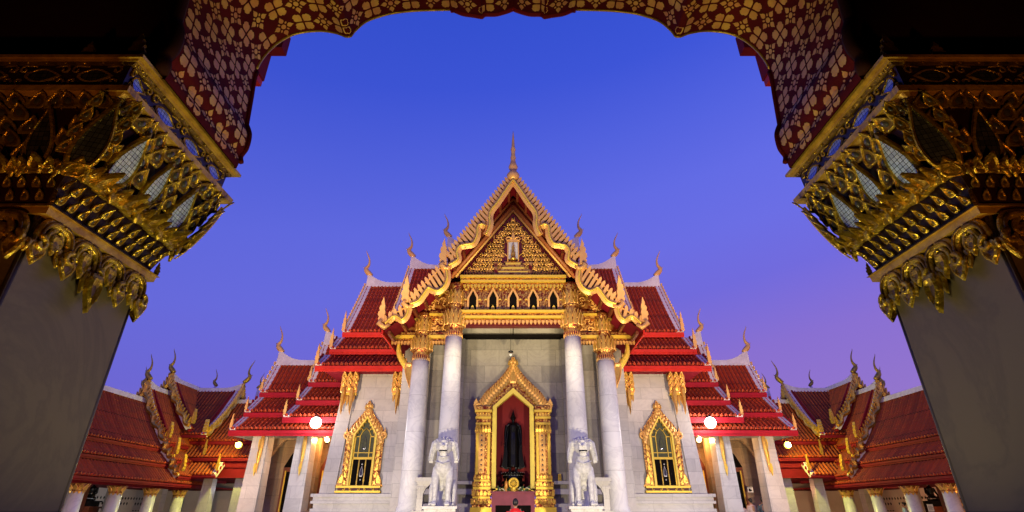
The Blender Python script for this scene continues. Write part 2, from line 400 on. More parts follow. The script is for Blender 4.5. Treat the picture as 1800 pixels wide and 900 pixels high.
# ------------------------------------------------ roofs
def slope(mb, A, B, C, D, rib=.17, mat=None, teeth=True, toothmat=None, sag=.10):
    """ribbed clay-tile slope: A,B ends of the top edge, C,D ends of the eave (C under B); real ribs, courses and eave antefixes"""
    A, B, C, D = [Vector(p) for p in (A, B, C, D)]
    n = (B - A).cross(D - A).normalized()
    if n.z < 0: n = -n
    nr = max(3, round(((B - A).length + (C - D).length) / 2 / rib)); Ls = (D - A).length
    rows = max(3, round(Ls / .30)); prof = [(0, -.01), (.22, -.01), (.34, .05), (.5, .075), (.66, .05), (.78, -.01)]
    us = [(i + x) / nr for i in range(nr) for x, _ in prof] + [1.]; hs = [h for i in range(nr) for _, h in prof] + [0.]
    ts = []
    for r in range(rows): ts += [(r / rows, 0.), ((r + .98) / rows, .022)]
    vs = []; uv = []; m = len(us)
    for t, st in ts:
        L0 = A.lerp(D, t); L1 = B.lerp(C, t); dz = -sag * 4 * t * (1 - t) * (Ls / 4)
        for u, h in zip(us, hs):
            p = L0.lerp(L1, u) + n * (h + st + .0); p.z += dz; vs.append(p); uv.append((u * nr * .17, t * rows * .30))
    fs = []
    fl = (B - A).cross(D - A).dot(n) > 0
    for j in range(len(ts) - 1):
        for i in range(m - 1):
            f = (j * m + i, j * m + i + 1, (j + 1) * m + i + 1, (j + 1) * m + i)
            fs.append(tuple(reversed(f)) if fl else f)
    mb.add(vs, fs, mat or TILE, False, uv)
    # underside board
    q = []
    for i in range(7):
        t = i / 6; dz = Vector((0, 0, -sag * 4 * t * (1 - t) * (Ls / 4)))
        q += [A.lerp(D, t) - n * .1 + dz, B.lerp(C, t) - n * .1 + dz]
    mb.add(q, [(2 * i, 2 * i + 1, 2 * i + 3, 2 * i + 2) if fl else (2 * i + 2, 2 * i + 3, 2 * i + 1, 2 * i) for i in range(6)], REDD)
    if teeth:
        e = (C - D) / nr; en = e.normalized(); down = (D - A).normalized()
        for i in range(nr):
            c = D + e * (i + .5) + n * .03; wd = rib * .42; ht = .15
            up = (n * .75 + Vector((0, 0, .65))).normalized()
            mb.add([c - en * wd, c + en * wd, c + en * wd * .85 + up * ht * .5, c + up * ht, c - en * wd * .85 + up * ht * .5, c + down * .03 + up * ht * .4],
                   [(0, 1, 5), (1, 2, 5), (2, 3, 5), (3, 4, 5), (4, 0, 5), (4, 3, 2, 1, 0)], toothmat or TILE)
def strip(mb, pts, w, h, mat, up=(0, 0, 1)):
    mb.tube(pts, [w] * len(pts), mat, 4, h / w, up, False)

def wing(parent, M, x0, x1, tiers, ridge_z, tile=None, paint=None, finials=True, rib=.20, chofa_h=1.5, sweep=.55, verge=.30, gm=None, back=True, x1verge=False, fh=.8, sag=.10, teeth=True, fin_h=.6, label=None):
    """roof whose ridge runs along local x from gable end x0 to x1; local y = outward distance, M maps local to world.
    tiers = [(y_top, z_top, y_eave, z_eave, x_end), ...]"""
    tile = tile or TILE; paint = paint or REDP; gm = gm or GOLDT
    t = MB(M); v = MB(M); f = MB(M); g = MB(M); ch = MB(M); flames = []; sgn = 1 if x1 > x0 else -1
    for k, (yt, zt, ye, ze, xe) in enumerate(tiers):
        slope(t, (xe, yt, zt), (x1, yt, zt), (x1, ye, ze), (xe, ye, ze), mat=tile, rib=rib, sag=sag if k == 0 else 0, teeth=teeth)
        # verge: white plaster band lying on the tiles along the end
        pts = [Vector((xe, yt, zt)).lerp(Vector((xe, ye, ze)), i / 8) for i in range(9)]
        Ls = (pts[-1] - pts[0]).length; nrm = Vector((0, -(ze - zt), ye - yt)).normalized()
        if nrm.z < 0: nrm = -nrm
        ps = []
        for i, p in enumerate(pts):
            tt = i / 8; p = p + nrm * .07; p.z -= (sag if k == 0 else 0) * 4 * tt * (1 - tt) * (Ls / 4); ps.append(p)
        vw = verge if k == 0 else verge * .75
        vs = [];
        for p in ps: vs += [p + Vector((-sgn * .04, 0, 0)), p + Vector((sgn * vw, 0, 0)), p + Vector((sgn * vw, 0, 0)) - nrm * .14, p + Vector((-sgn * .04, 0, 0)) - nrm * .28]
        fs = []
        for i in range(8):
            for q in range(4):
                a = (i * 4 + q, i * 4 + (q + 1) % 4, (i + 1) * 4 + (q + 1) % 4, (i + 1) * 4 + q); fs.append(a if sgn > 0 else tuple(reversed(a)))
        fs += [(3, 2, 1, 0), (32, 33, 34, 35)] if sgn > 0 else [(0, 1, 2, 3), (35, 34, 33, 32)]
        v.add(vs, fs, PLAST)
        # bargeboard teeth seen edge-on outside the verge
        nfin = max(3, int(Ls / .28))
        for i in range(nfin):
            tt = (i + .5) / nfin; p = Vector((xe, yt, zt)).lerp(Vector((xe, ye, ze)), tt) + nrm * .05
            p.z -= (sag if k == 0 else 0) * 4 * tt * (1 - tt) * (Ls / 4)
            g.box(p.x - sgn * .12, p.x - sgn * .05, p.y - .05, p.y + .05, p.z - .05, p.z + .13, gm if k == 0 else REDD)
        # fascia: two-step painted board under the eave
        xa, xb = xe - sgn * .05, x1
        f.box(xa, xb, ye - .02, ye + .05, ze - .20 * fh, ze - .02, paint); f.box(xa, xb, ye - .06, ye + .01, ze - .32 * fh, ze - .18 * fh, paint)
        if k < len(tiers) - 1:     # red board closing the step to the next tier
            f.box(xa + sgn * .1, xb, ye - .30, ye - .24, tiers[k + 1][1] - .25, ze - .1, paint)
        # flame finial at the corner
        fl_ = MB(M)
        if finials: flame(fl_, (xe - sgn * .02, ye - .05, ze + .02), (-sgn, 0, 0), (0, 0, 1), (0, 1, 0), fin_h if k else fin_h * 1.1, fin_h * .34, .07, gm)
        flames.append(fl_)
    # ridge cap with upswept end
    yt, zt, ye, ze, xe = tiers[0]
    n = 12; Lr = abs(x1 - x0); cap = []
    for i in range(n + 1):
        d = Lr * (i / n) ** 1.6; lift = sweep * max(0, 1 - d / 1.3) ** 2
        cap.append((x0 + sgn * d, 0, ridge_z, lift))
    vs = []; fs = []
    for x, y, z, l in cap: vs += [(x, .20, z - .18), (x, .09, z + .12 + l), (x, -.09, z + .12 + l), (x, -.20, z - .18)]
    for i in range(n):
        for q in range(4):
            a = (i * 4 + q, i * 4 + (q + 1) % 4, (i + 1) * 4 + (q + 1) % 4, (i + 1) * 4 + q); fs.append(tuple(reversed(a)) if sgn > 0 else a)
    fs += [(0, 1, 2, 3), (n * 4 + 3, n * 4 + 2, n * 4 + 1, n * 4)]
    v.add(vs, fs, PLAST)
    if chofa_h > .1: chofa(ch, (x0 + sgn * .02, 0, ridge_z + sweep + .08), (-sgn, 0, 0), chofa_h, gm)
    if back: # far slope and the closing gable wall
        yb, zb = -tiers[0][2], tiers[0][3]
        t.add([(x0, 0, ridge_z), (x1, 0, ridge_z), (x1, yb, zb), (x0, yb, zb)], [(0, 1, 2, 3) if sgn < 0 else (3, 2, 1, 0)], tile)
        xw = x0 + sgn * .25
        t.add([(xw, tiers[0][2], zb), (xw, 0, ridge_z - .15), (xw, yb, zb)], [(0, 1, 2)], REDD)
    ro = t.build('roof', parent); v.build('verge_band', ro); f.build('fascia_board', ro); g.build('verge_teeth', ro); ch.build('ridge_finial', ro)
    for q in flames: q.build('corner_finial', ro)
    if label: ro['label'] = label
    return ro

def gable_board(g, M, pts, thick=.16, wd=.26, fin=.34, gm=None, spacing=.24, wave=.10, naga=.8):
    """gilded serrated bargeboard down one slope in the local (x=across, z=height) plane at local y=0; pts from the apex outward"""
    gm = gm or GOLDT
    a, b = Vector(pts[0]), Vector(pts[-1]); L = (b - a).length; d = (b - a).normalized(); nn = Vector((-d.z, 0, d.x))
    if nn.z < 0: nn = -nn
    sag = L * .07; n = 22; cl = []
    for i in range(n + 1):
        t = i / n; cl.append(a.lerp(b, t) - nn * (sag * 4 * t * (1 - t)) + nn * wave * math.sin(t * math.pi * 2 * max(2, round(L / 1.1))))
    g.tube([c - nn * wd * .5 for c in cl], [wd * .5] * len(cl), gm, 4, thick / wd, (0, 1, 0), False)
    k = int(L / spacing)
    for i in range(k):
        t = (i + .4) / k; c = a.lerp(b, t) - nn * (sag * 4 * t * (1 - t)) - nn * .10
        e = (nn * .75 - d * .55).normalized(); q = Vector((0, 1, 0))
        s = d
        g.prism([(-.075, 0), (.085, 0), (.07, fin * .55), (-.03, fin)], c - q * thick * .3, s, e, q, thick * .6, gm)
    if naga: flame(g, b + Vector((0, thick * .5, 0)), Vector((math.copysign(1, b.x - a.x), 0, 0)), (0, 0, 1), (0, 1, 0), naga, naga * .42, thick, gm)

# ------------------------------------------------ ground
gb = MB(); gb.box(-300, 300, -40, 400, GZ - .3, GZ, STONE)
gb.build('courtyard_ground', kind='structure')

# ------------------------------------------------ the temple hall
T = thing('temple_hall', 'white marble temple hall with stacked red tiled roofs and gilded portico gable', 'temple', (0, 24, GZ))

# platform and steps
b = MB()
b.box(-8.6, 8.6, 19.4, 40, GZ, -.12, MBASE)
for i in range(4): b.box(-4.6 + i * .0, 4.6, 18.0 + i * .35, 18.4 + i * .35, GZ, GZ + .32 * (i + 1), MBASE)
b.box(-13, 13, 23.6, 40, GZ, -1.05, MBASE)
b.build('platform', T)

# portico rear wall, pilasters and lintel
b = MB()
for s2 in (-1, 1):
    b.box(s2 * 1.02, s2 * 2.44, 22.6, 23.9, -.12, 9.5, MDARK); b.box(s2 * 2.45, s2 * 4.34, 23.4, 23.9, -.12, 9.5, MDARK); b.box(s2 * 4.35, s2 * 4.8, 22.6, 23.9, -.12, 6.6, MDARK)
b.box(-1.02, 1.02, 22.6, 23.6, 4.75, 9.5, MDARK)
b.build('portico_wall', T)
for sx in (-1, 1):
    b = MB()
    b.box(sx * 2.14, sx * 2.42, 22.42, 22.62, -.1, 6.95, MDARK)
    b.box(sx * 2.95, sx * 3.15, 23.2, 23.41, -.1, 6.95, MDARK)
    b.box(sx * 3.75, sx * 4.1, 23.2, 23.41, -.1, 6.5, MDARK)
    b.box(sx * 4.35, sx * 4.78, 22.30, 22.62, -.1, 5.6, MWALL)
    for z, dz, p in ((.98, .12, .30), (.62, .2, .22), (-.05, .34, .34)):   # moulded dado
        b.box(sx * 1.62, sx * 2.42, 22.6 - p, 22.61, z, z + dz, MBASE)
        b.box(sx * 2.43, sx * 4.30, 22.6 - p + .05, 23.41, z, z + dz, MBASE)
    b.build('pilaster', T)
b = MB()
b.box(-2.45, 2.45, 22.25, 22.6, 6.96, 7.08, DARK)
b.box(-2.45, 2.45, 22.38, 22.61, 7.08, 7.5, MDARK)
b.box(-2.4, 2.4, 20.32, 22.6, 7.5, 7.6, MDARK)
for sx in (-1, 1): b.box(sx * 2.42, sx * 4.7, 20.85, 22.6, 6.7, 6.8, CEIL)
b.box(-.02, .02, 22.36, 22.40, 6.98, 7.5, DARK)
b.build('lintel', T)

# columns with long gilded lotus capitals
def column(x, y, ztop, zcap, r0=.405, r1=.325):
    b = MB()
    b.lathe((x, y, 0), [(r0 * 1.25, -.12), (r0 * 1.25, .02), (r0 * 1.12, .05), (r0 * 1.12, .12), (r0, .2)] + [(r0 + (r1 - r0) * (i / 8), .2 + (ztop - .2) * i / 8) for i in range(1, 9)], 28, MCOL)
    sh = b.build('column', T)
    g = MB()
    H = zcap - ztop; r = r1
    prof = [(r * 1.03, 0), (r * 1.06, .02), (r * 1.02, .10), (r * 1.06, .13), (r * 1.32, .17), (r * 1.34, .22), (r * 1.22, .27), (r * 1.12, .36), (r * 1.00, .46), (r * .92, .53), (r * 1.02, .55), (r * 1.02, .58), (r * .86, .61),
            (r * .96, .66), (r * 1.02, .72), (r * .90, .80), (r * .80, .88), (r * .92, .91), (r * .92, .94), (r * .84, 1.0)]
    g.lathe((x, y, 0), [(a, ztop + z * H) for a, z in prof], 20, GOLDF)
    for lev, n, h, rr, bnd in ((.17, 14, .26, 1.30, .10), (.29, 14, .22, 1.12, .08), (.58, 12, .20, .95, .08), (.70, 12, .18, .95, .08)):
        for k in range(n):
            a = 2 * math.pi * k / n; o = Vector((x + math.cos(a) * r * rr, y + math.sin(a) * r * rr, ztop + lev * H))
            leaf(g, o, (-math.sin(a), math.cos(a), 0), (0, 0, 1), (math.cos(a), math.sin(a), 0), r * .52, h * H * .9, bnd, (GOLDT, GOLD), rings=[(1, 0), (.9, .12), (0, .16)])
    for k in range(26):       # fringe of small pendants
        a = 2 * math.pi * k / 26; o = Vector((x + math.cos(a) * r * 1.06, y + math.sin(a) * r * 1.06, ztop + .07 * H))
        leaf(g, o, (-math.sin(a), math.cos(a), 0), (0, 0, -1), (math.cos(a), math.sin(a), 0), r * .26, .24, 0, (GOLDT, LACQ), rings=[(1, 0), (.8, .12), (0, .05)])
    g.build('capital', sh)
for sx in (-1, 1):
    column(sx * 2.37, 20.0, 6.28, 8.55)
    column(sx * 3.72, 20.6, 5.52, 7.45)

# entablature: frieze of five arched openings, cornices and petal rows
def petals(g, x0, x1, y, z, h, n, mat=GOLDT, bend=.25):
    w_ = (x1 - x0) / n
    for i in range(n):
        leaf(g, (x0 + w_ * (i + .5), y, z), (1, 0, 0), (0, 0, -1), (0, -1, 0), w_ * .86, h, bend, (mat, mat), rings=[(1, 0), (.85, .22), (0, .3)])
def cornice(g, x0, x1, y, z0, z1, proj=.2, steps=4, mat=GOLDP):
    h = (z1 - z0) / steps
    for i in range(steps):
        p = proj * (.35 + .65 * ((i % 2) * .6 + i / steps * .6))
        g.box(x0 - p * .4, x1 + p * .4, y - p, y + .35, z0 + i * h + .001 * i, z0 + (i + 1) * h - .012, mat if i % 2 else GOLDF)
g = MB()
g.box(-2.25, 2.25, 20.0, 20.3, 7.3, 8.5, GOLDF)
fo = g.build('frieze', T)
xs = [-1.66, -.83, 0, .83, 1.66]
for x in xs:
    g = MB()
    pts = [(-.15, 0), (.15, 0), (.15, .5), (0, .82), (-.15, .5)]
    g.prism(pts, (x, 19.99, 7.42), (1, 0, 0), (0, 0, 1), (0, 1, 0), .02, DARK)
    op = g.build('frieze_opening', fo)
    g = MB(); fr = [(-.15, 0), (-.15, .5), (0, .82), (.15, .5), (.15, 0)]; outp = [(.23, 0), (.23, .52), (0, .98), (-.23, .52), (-.23, 0)]
    g.prism(fr + outp, (x, 19.985, 7.42), (1, 0, 0), (0, 0, 1), (0, -1, 0), .06, GOLDT)
    g.prism([(-.08, 0), (.08, 0), (.05, .10), (0, .17), (-.05, .10)], (x, 19.93, 7.42), (1, 0, 0), (0, 0, 1), (0, -1, 0), .03, GOLDP)
    for dx in (-.29, .29):
        g.box(x + dx - .035, x + dx + .035, 19.90, 20.0, 7.36, 8.32, GOLDF)
        for zz in (7.40, 7.80, 8.25): g.box(x + dx - .05, x + dx + .05, 19.87, 20.0, zz, zz + .05, GOLDP)
    g.build('frieze_surround', fo)
g = MB()
cornice(g, -2.1, 2.1, 19.95, 6.88, 7.33, .22)
cornice(g, -2.1, 2.1, 19.95, 8.46, 8.86, .24)
petals(g, -2.08, 2.08, 19.78, 6.90, .22, 26); petals(g, -2.08, 2.08, 19.80, 8.46, .20, 28, GOLDP)
g.box(-2.3, 2.3, 20.0, 20.3, 6.72, 6.9, LACQ)
g.build('cornice', T)
for sx in (-1, 1):
    g = MB()
    a, c = sorted((sx * 4.95, sx * 4.05)); cornice(g, a, c, 20.55, 6.22, 6.62, .16, 3); petals(g, a, c, 20.42, 6.24, .20, 7)
    a, c = sorted((sx * 3.42, sx * 2.68)); cornice(g, a, c, 20.55, 6.22, 6.62, .16, 3); petals(g, a, c, 20.42, 6.24, .20, 6)
    cornice(g, a, c, 20.52, 7.22, 7.52, .16, 3)
    a, c = sorted((sx * 4.1, sx * 3.5)); cornice(g, a, c, 20.75, 6.22, 6.62, .10, 3)
    g.build('side_cornice', T)
# side-bay carved panels (solid triangles stepping down with the roof)
for sx in (-1, 1):
    g = MB()
    g.prism([(sx * 2.5, 6.6), (sx * 3.45, 6.6), (sx * 3.45, 7.25), (sx * 2.5, 7.25)], (0, 20.62, 0), (1, 0, 0), (0, 0, 1), (0, 1, 0), .2, GOLDC)
    g.prism([(sx * 2.45, 7.5), (sx * 3.95, 7.5), (sx * 2.45, 8.85)], (0, 20.62, 0), (1, 0, 0), (0, 0, 1), (0, 1, 0), .2, GOLDC)
    g.prism([(sx * 3.4, 6.6), (sx * 4.95, 6.6), (sx * 3.4, 7.6)], (0, 20.66, 0), (1, 0, 0), (0, 0, 1), (0, 1, 0), .2, GOLDC)
    for (x0, z0, x1, z1) in ((2.45, 8.9, 4.0, 7.52), (3.6, 7.5, 5.0, 6.62)):
        g.tube([(sx * x0, 20.56, z0), (sx * x1, 20.56, z1)], [.07, .07], GOLDP, 4)
    q = random.Random(3)
    for i in range(34):
        u, vv = q.random(), q.random()
        if i % 2: x = 2.6 + u * .85; z = 6.72 + vv * .45
        else:
            x = 2.55 + u * 1.2; z = 7.6 + vv * max(.05, (1.15 - (x - 2.5) * .9))
        curl(g, (sx * x, 20.6, z), (1, 0, 0), (0, 0, 1), (0, -1, 0), .09 + .04 * q.random(), q.random() * 6, q.choice((-1, 1)), GOLDT, .24, .9, 4, 9)
    g.build('side_bay_panel', T)

# pediment: carved triangle of scrolls around a little shrine
g = MB()
tri = [(-2.36, 8.84), (2.36, 8.84), (0, 12.0)]
g.prism(tri, (0, 20.0, 0), (1, 0, 0), (0, 0, 1), (0, 1, 0), .25, LACQ)
pe = g.build('pediment', T)
g = MB()
q = random.Random(11)
rows = 13
for r in range(rows):
    z = 9.0 + r * .215; hw = 2.36 * (12.0 - z) / 3.16 - .20
    k = max(1, int(hw / .115))
    for i in range(k):
        x = hw * (i + .5) / k + q.uniform(-.03, .03)
        if x < .42 and z < 10.75: continue
        sz = .115 + .02 * q.random(); an = q.random() * 6.28; tn = q.choice((-1, 1))
        for sx in (-1, 1):
            curl(g, (sx * x, 19.98, z), (sx, 0, 0), (0, 0, 1), (0, -1, 0), sz, an, tn, GOLDT if q.random() < .4 else GOLD, .22, 1.1, 4, 11, .9)
    for i in range(k):
        x = hw * (i + .1) / k
        if x < .42 and z < 10.75: continue
        for sx in (-1, 1):
            leaf(g, (sx * x, 19.96, z - .02), (1, 0, 0), (sx * .3, 0, 1), (0, -1, 0), .07, .17, .3, (GOLDT, GOLD), rings=[(1, .3), (.7, .6), (0, .7)])
g.build('scrollwork', pe)
g = MB()
for sx in (-1, 1):
    g.tube([(0, 19.94, 12.12), (sx * 2.42, 19.94, 8.86)], [.06, .06], GOLDT, 4); g.tube([(0, 19.92, 12.34), (sx * 2.62, 19.99, 8.86)], [.11, .11], OBRD, 4); g.tube([(0, 20.1, 12.75), (sx * 2.95, 20.1, 8.86)], [.14, .14], OBRD, 4)
g.build('pediment_frame', pe)
g = MB()
for i, (hw, z0, z1) in enumerate(((.78, 8.86, 9.02), (.62, 9.02, 9.1), (.70, 9.1, 9.2), (.46, 9.2, 9.3), (.52, 9.3, 9.42), (.32, 9.42, 9.52), (.38, 9.52, 9.6))):
    g.box(-hw, hw, 19.86 - (.78 - hw) * .1 + .02 * i, 20.0, z0, z1, GOLDP if i % 2 else GOLDF)
g.box(-.80, -.66, 19.84, 20.0, 8.88, 9.5, GOLDC); g.box(.66, .80, 19.84, 20.0, 8.88, 9.5, GOLDC)
sh = g.build('shrine_base', pe)
g = MB(); g.box(-.20, .20, 19.93, 19.99, 9.72, 10.5, MSTAT)
g.lathe((0, 19.84, 9.62), [(.15, 0), (.13, .06), (.08, .1), (.10, .22), (.075, .36), (.05, .45), (.065, .55), (.02, .72), (.005, .84)], 10, GOLD)
for sx in (-1, 1):
    g.box(sx * .20, sx * .25, 19.88, 19.99, 9.62, 10.5, GOLDT)
    curl(g, (sx * .22, 19.9, 10.62), (sx, 0, 0), (0, 0, 1), (0, -1, 0), .13, 2.6, -1, GOLDT, .3, .9, 5, 10)
g.prism([(-.3, 0), (.3, 0), (.1, .16), (0, .5), (-.1, .16)], (0, 19.95, 10.52), (1, 0, 0), (0, 0, 1), (0, -1, 0), .05, GOLDT)
g.build('shrine_figure', sh)

# portico gable roof (three steps) and its golden bargeboards
def Mroof(sx):      # local x = along +Y, local y = outward X
    return Matrix(((0, sx, 0, 0), (1, 0, 0, 0), (0, 0, 1, 0), (0, 0, 0, 1)))
for sx in (-1, 1):
    t = MB(Mroof(sx)); v = MB(Mroof(sx))
    for (y0, z0, y1, z1, xa, xb) in ((0, 13.25, 2.62, 9.15, 19.15, 26.5), (2.62, 8.98, 4.15, 7.35, 19.2, 25), (4.12, 7.15, 5.05, 6.35, 19.25, 24.3)):
        slope(t, (xa, y0, z0), (xb, y0, z0), (xb, y1, z1), (xa, y1, z1), sag=.06)
        k = max(2, int((y1 - y0) / .36))
        for i in range(k):      # purlins under the overhang
            tt = (i + .5) / k; y = y0 + (y1 - y0) * tt; z = z0 + (z1 - z0) * tt - .26 - .06 * 4 * tt * (1 - tt)
            v.box(xa + .12, 20.4, y - .05, y + .05, z - .07, z + .07, WOODR)
        v.box(xa + .05, xb, y1 - .02, y1 + .05, z1 - .2, z1 - .02, REDP)
    ro = t.build('portico_roof', T); v.build('purlin', ro)
b = MB()     # dark boarding behind the bargeboards
b.add([(-2.9, 20.24, 8.86), (2.9, 20.24, 8.86), (0, 20.24, 13.0)], [(0, 1, 2)], LACQ)
b.build('gable_boarding', T)
BB = [[(0.0, 13.06), (-.35, 12.46), (-.66, 11.90), (-.92, 11.5), (-1.0, 11.2), (-.97, 10.88), (-1.03, 10.55), (-1.12, 10.34)],
      [(-1.16, 10.72), (-1.30, 10.80), (-1.47, 10.70), (-1.50, 10.25), (-1.66, 9.90), (-1.95, 9.84), (-2.19, 9.76), (-2.29, 9.50), (-2.25, 9.15), (-2.60, 8.90)],
      [(-2.70, 8.80), (-2.62, 8.35), (-2.72, 8.0), (-2.95, 7.80), (-3.18, 7.84), (-3.34, 7.92), (-3.50, 7.66), (-3.70, 7.36), (-4.0, 7.24)],
      [(-4.04, 7.1), (-4.10, 6.78), (-4.26, 6.60), (-4.45, 6.72), (-4.62, 6.72), (-4.88, 6.44)]]
OUT = [((0, 13.5), (-1.2, 11.69)), ((-1.2, 11.69), (-2.72, 9.40)), ((-2.72, 9.15), (-4.15, 7.42)), ((-4.1, 7.25), (-5.0, 6.62))]
for sx in (-1, 1):
    gbo = MB()
    for k in range(4):
        P2 = [Vector((x, z, 0)) for x, z in BB[k]]; cl = catmull(P2, 5)
        wd = (.15, .15, .14, .13)[k]
        pts = [Vector((-sx * p.x, 18.98, p.y)) for p in cl]
        gbo.tube(pts, [wd] * len(pts), GOLDT, 4, .7, (0, 1, 0), False)
        gbo.tube([p + Vector((0, -.12, 0)) for p in pts], [wd * .35] * len(pts), GOLDP, 5)
        # solid web between the wavy ribbon and the straight outer edge
        (ax, az), (bx, bz) = OUT[k]
        poly = [(-sx * p.x, p.y) for p in cl] + [(-sx * bx, bz), (-sx * ax, az)]
        gbo.prism(poly, (0, 19.14, 0), (1, 0, 0), (0, 0, 1), (0, 1, 0), .05, LACQ)
        a = Vector((-sx * ax, 18.98, az)); e = Vector((-sx * bx, 18.98, bz)); d = (e - a).normalized(); L = (e - a).length
        gbo.tube([a + Vector((0, .08, 0)), e + Vector((0, .08, 0))], [.045, .045], GOLDT, 4, 1.2, (0, 1, 0), False)
        nn = Vector((-d.z, 0, d.x)); nn = nn if nn.z > 0 else -nn
        nf = max(2, int(L / .19))
        for i in range(nf):
            c = a + d * (L * (i + .55) / nf)
            near = min(pts, key=lambda q: abs((q - c).dot(d)) + (0 if (q - c).dot(nn) < 0 else 9))
            dep = max(.10, min(1.0, -(near - c).dot(nn)))
            ee = (nn * .92 - d * .30).normalized()
            gbo.prism([(-.06, -dep), (.06, -dep), (.075, .04), (.05, .11), (-.01, .16), (-.06, .06)], c - Vector((0, .05, 0)), d, ee, (0, 1, 0), .14, GOLDT)
        # naga head at the foot of each step
        if k == 0: continue
        fx, fz, fh = ((2.80, 8.95, 1.2), (4.18, 7.30, 1.2), (5.02, 6.50, 1.05))[k - 1]
        flame(gbo, (sx * fx, 18.96, fz), (sx, 0, 0), (0, 0, 1), (0, 1, 0), fh, fh * .52, .16, GOLDT)
        flame(gbo, (sx * (fx - .30), 18.98, fz + .05), (-sx, 0, 0), (0, 0, 1), (0, 1, 0), fh * .42, fh * .22, .12, GOLDT)
        gbo.tube([(sx * (fx + .02), 18.9, fz + .1), (sx * (fx + .1), 18.88, fz - .05), (sx * (fx - .12), 18.9, fz - .2), (sx * (fx - .3), 18.92, fz - .08)], [.09, .11, .10, .06], GOLDT, 6)
    gbo.build('bargeboard', T)
g = MB()
g.lathe((0, 19.0, 13.2), [(.14, -.15), (.26, .0), (.29, .14), (.20, .28), (.13, .38), (.19, .50), (.21, .60), (.14, .78), (.10, .98), (.13, 1.08), (.10, 1.2), (.09, 1.45), (.12, 1.55), (.08, 1.7), (.055, 2.1), (.025, 2.45), (.006, 2.62)], 12, GOLDT)
g.build('gable_spire', T)

# transept roofs, mirrored left and right
def Mwing(sx, yc):   # local y outward -> world -Y
    return Matrix(((-sx if False else 1, 0, 0, 0), (0, -1, 0, yc), (0, 0, 1, 0), (0, 0, 0, 1))) if sx < 0 else Matrix(((-1, 0, 0, 0), (0, -1, 0, yc), (0, 0, 1, 0), (0, 0, 0, 1)))
for sx in (-1, 1):
    M = Mwing(sx, 27)
    wing(T, M, -3.85, 0, [(0, 13.9, 2.7, 9.9, -3.85)], 13.9, sweep=.7)
    wing(T, M, -5.9, 0, [(0, 12.6, 2.7, 8.75, -5.9)], 12.6, sweep=.7)
    wing(T, M, -8.25, -4.82, [(0, 11.5, 2.7, 7.85, -8.25), (2.62, 7.55, 3.5, 6.78, -8.45), (3.45, 6.45, 4.4, 5.78, -8.65)], 11.5, sweep=.6, fin_h=1.0)
    wing(T, M, -10.1, -7.6, [(0, 8.15, 1.15, 5.78, -10.1), (1.1, 5.50, 2.1, 4.72, -10.15), (2.05, 4.45, 3.1, 3.80, -10.2)], 8.15, sweep=.6, fin_h=.75, chofa_h=1.3, paint=RED_DIM, sag=.14)
    wing(T, M, -12.4, -7.6, [(0, 7.05, 1.15, 5.28, -12.4), (1.1, 5.0, 2.2, 4.15, -12.42), (2.15, 3.9, 3.12, 3.24, -12.45)], 7.05, sweep=.6, fin_h=.7, chofa_h=1.35, paint=RED_DIM, sag=.10)

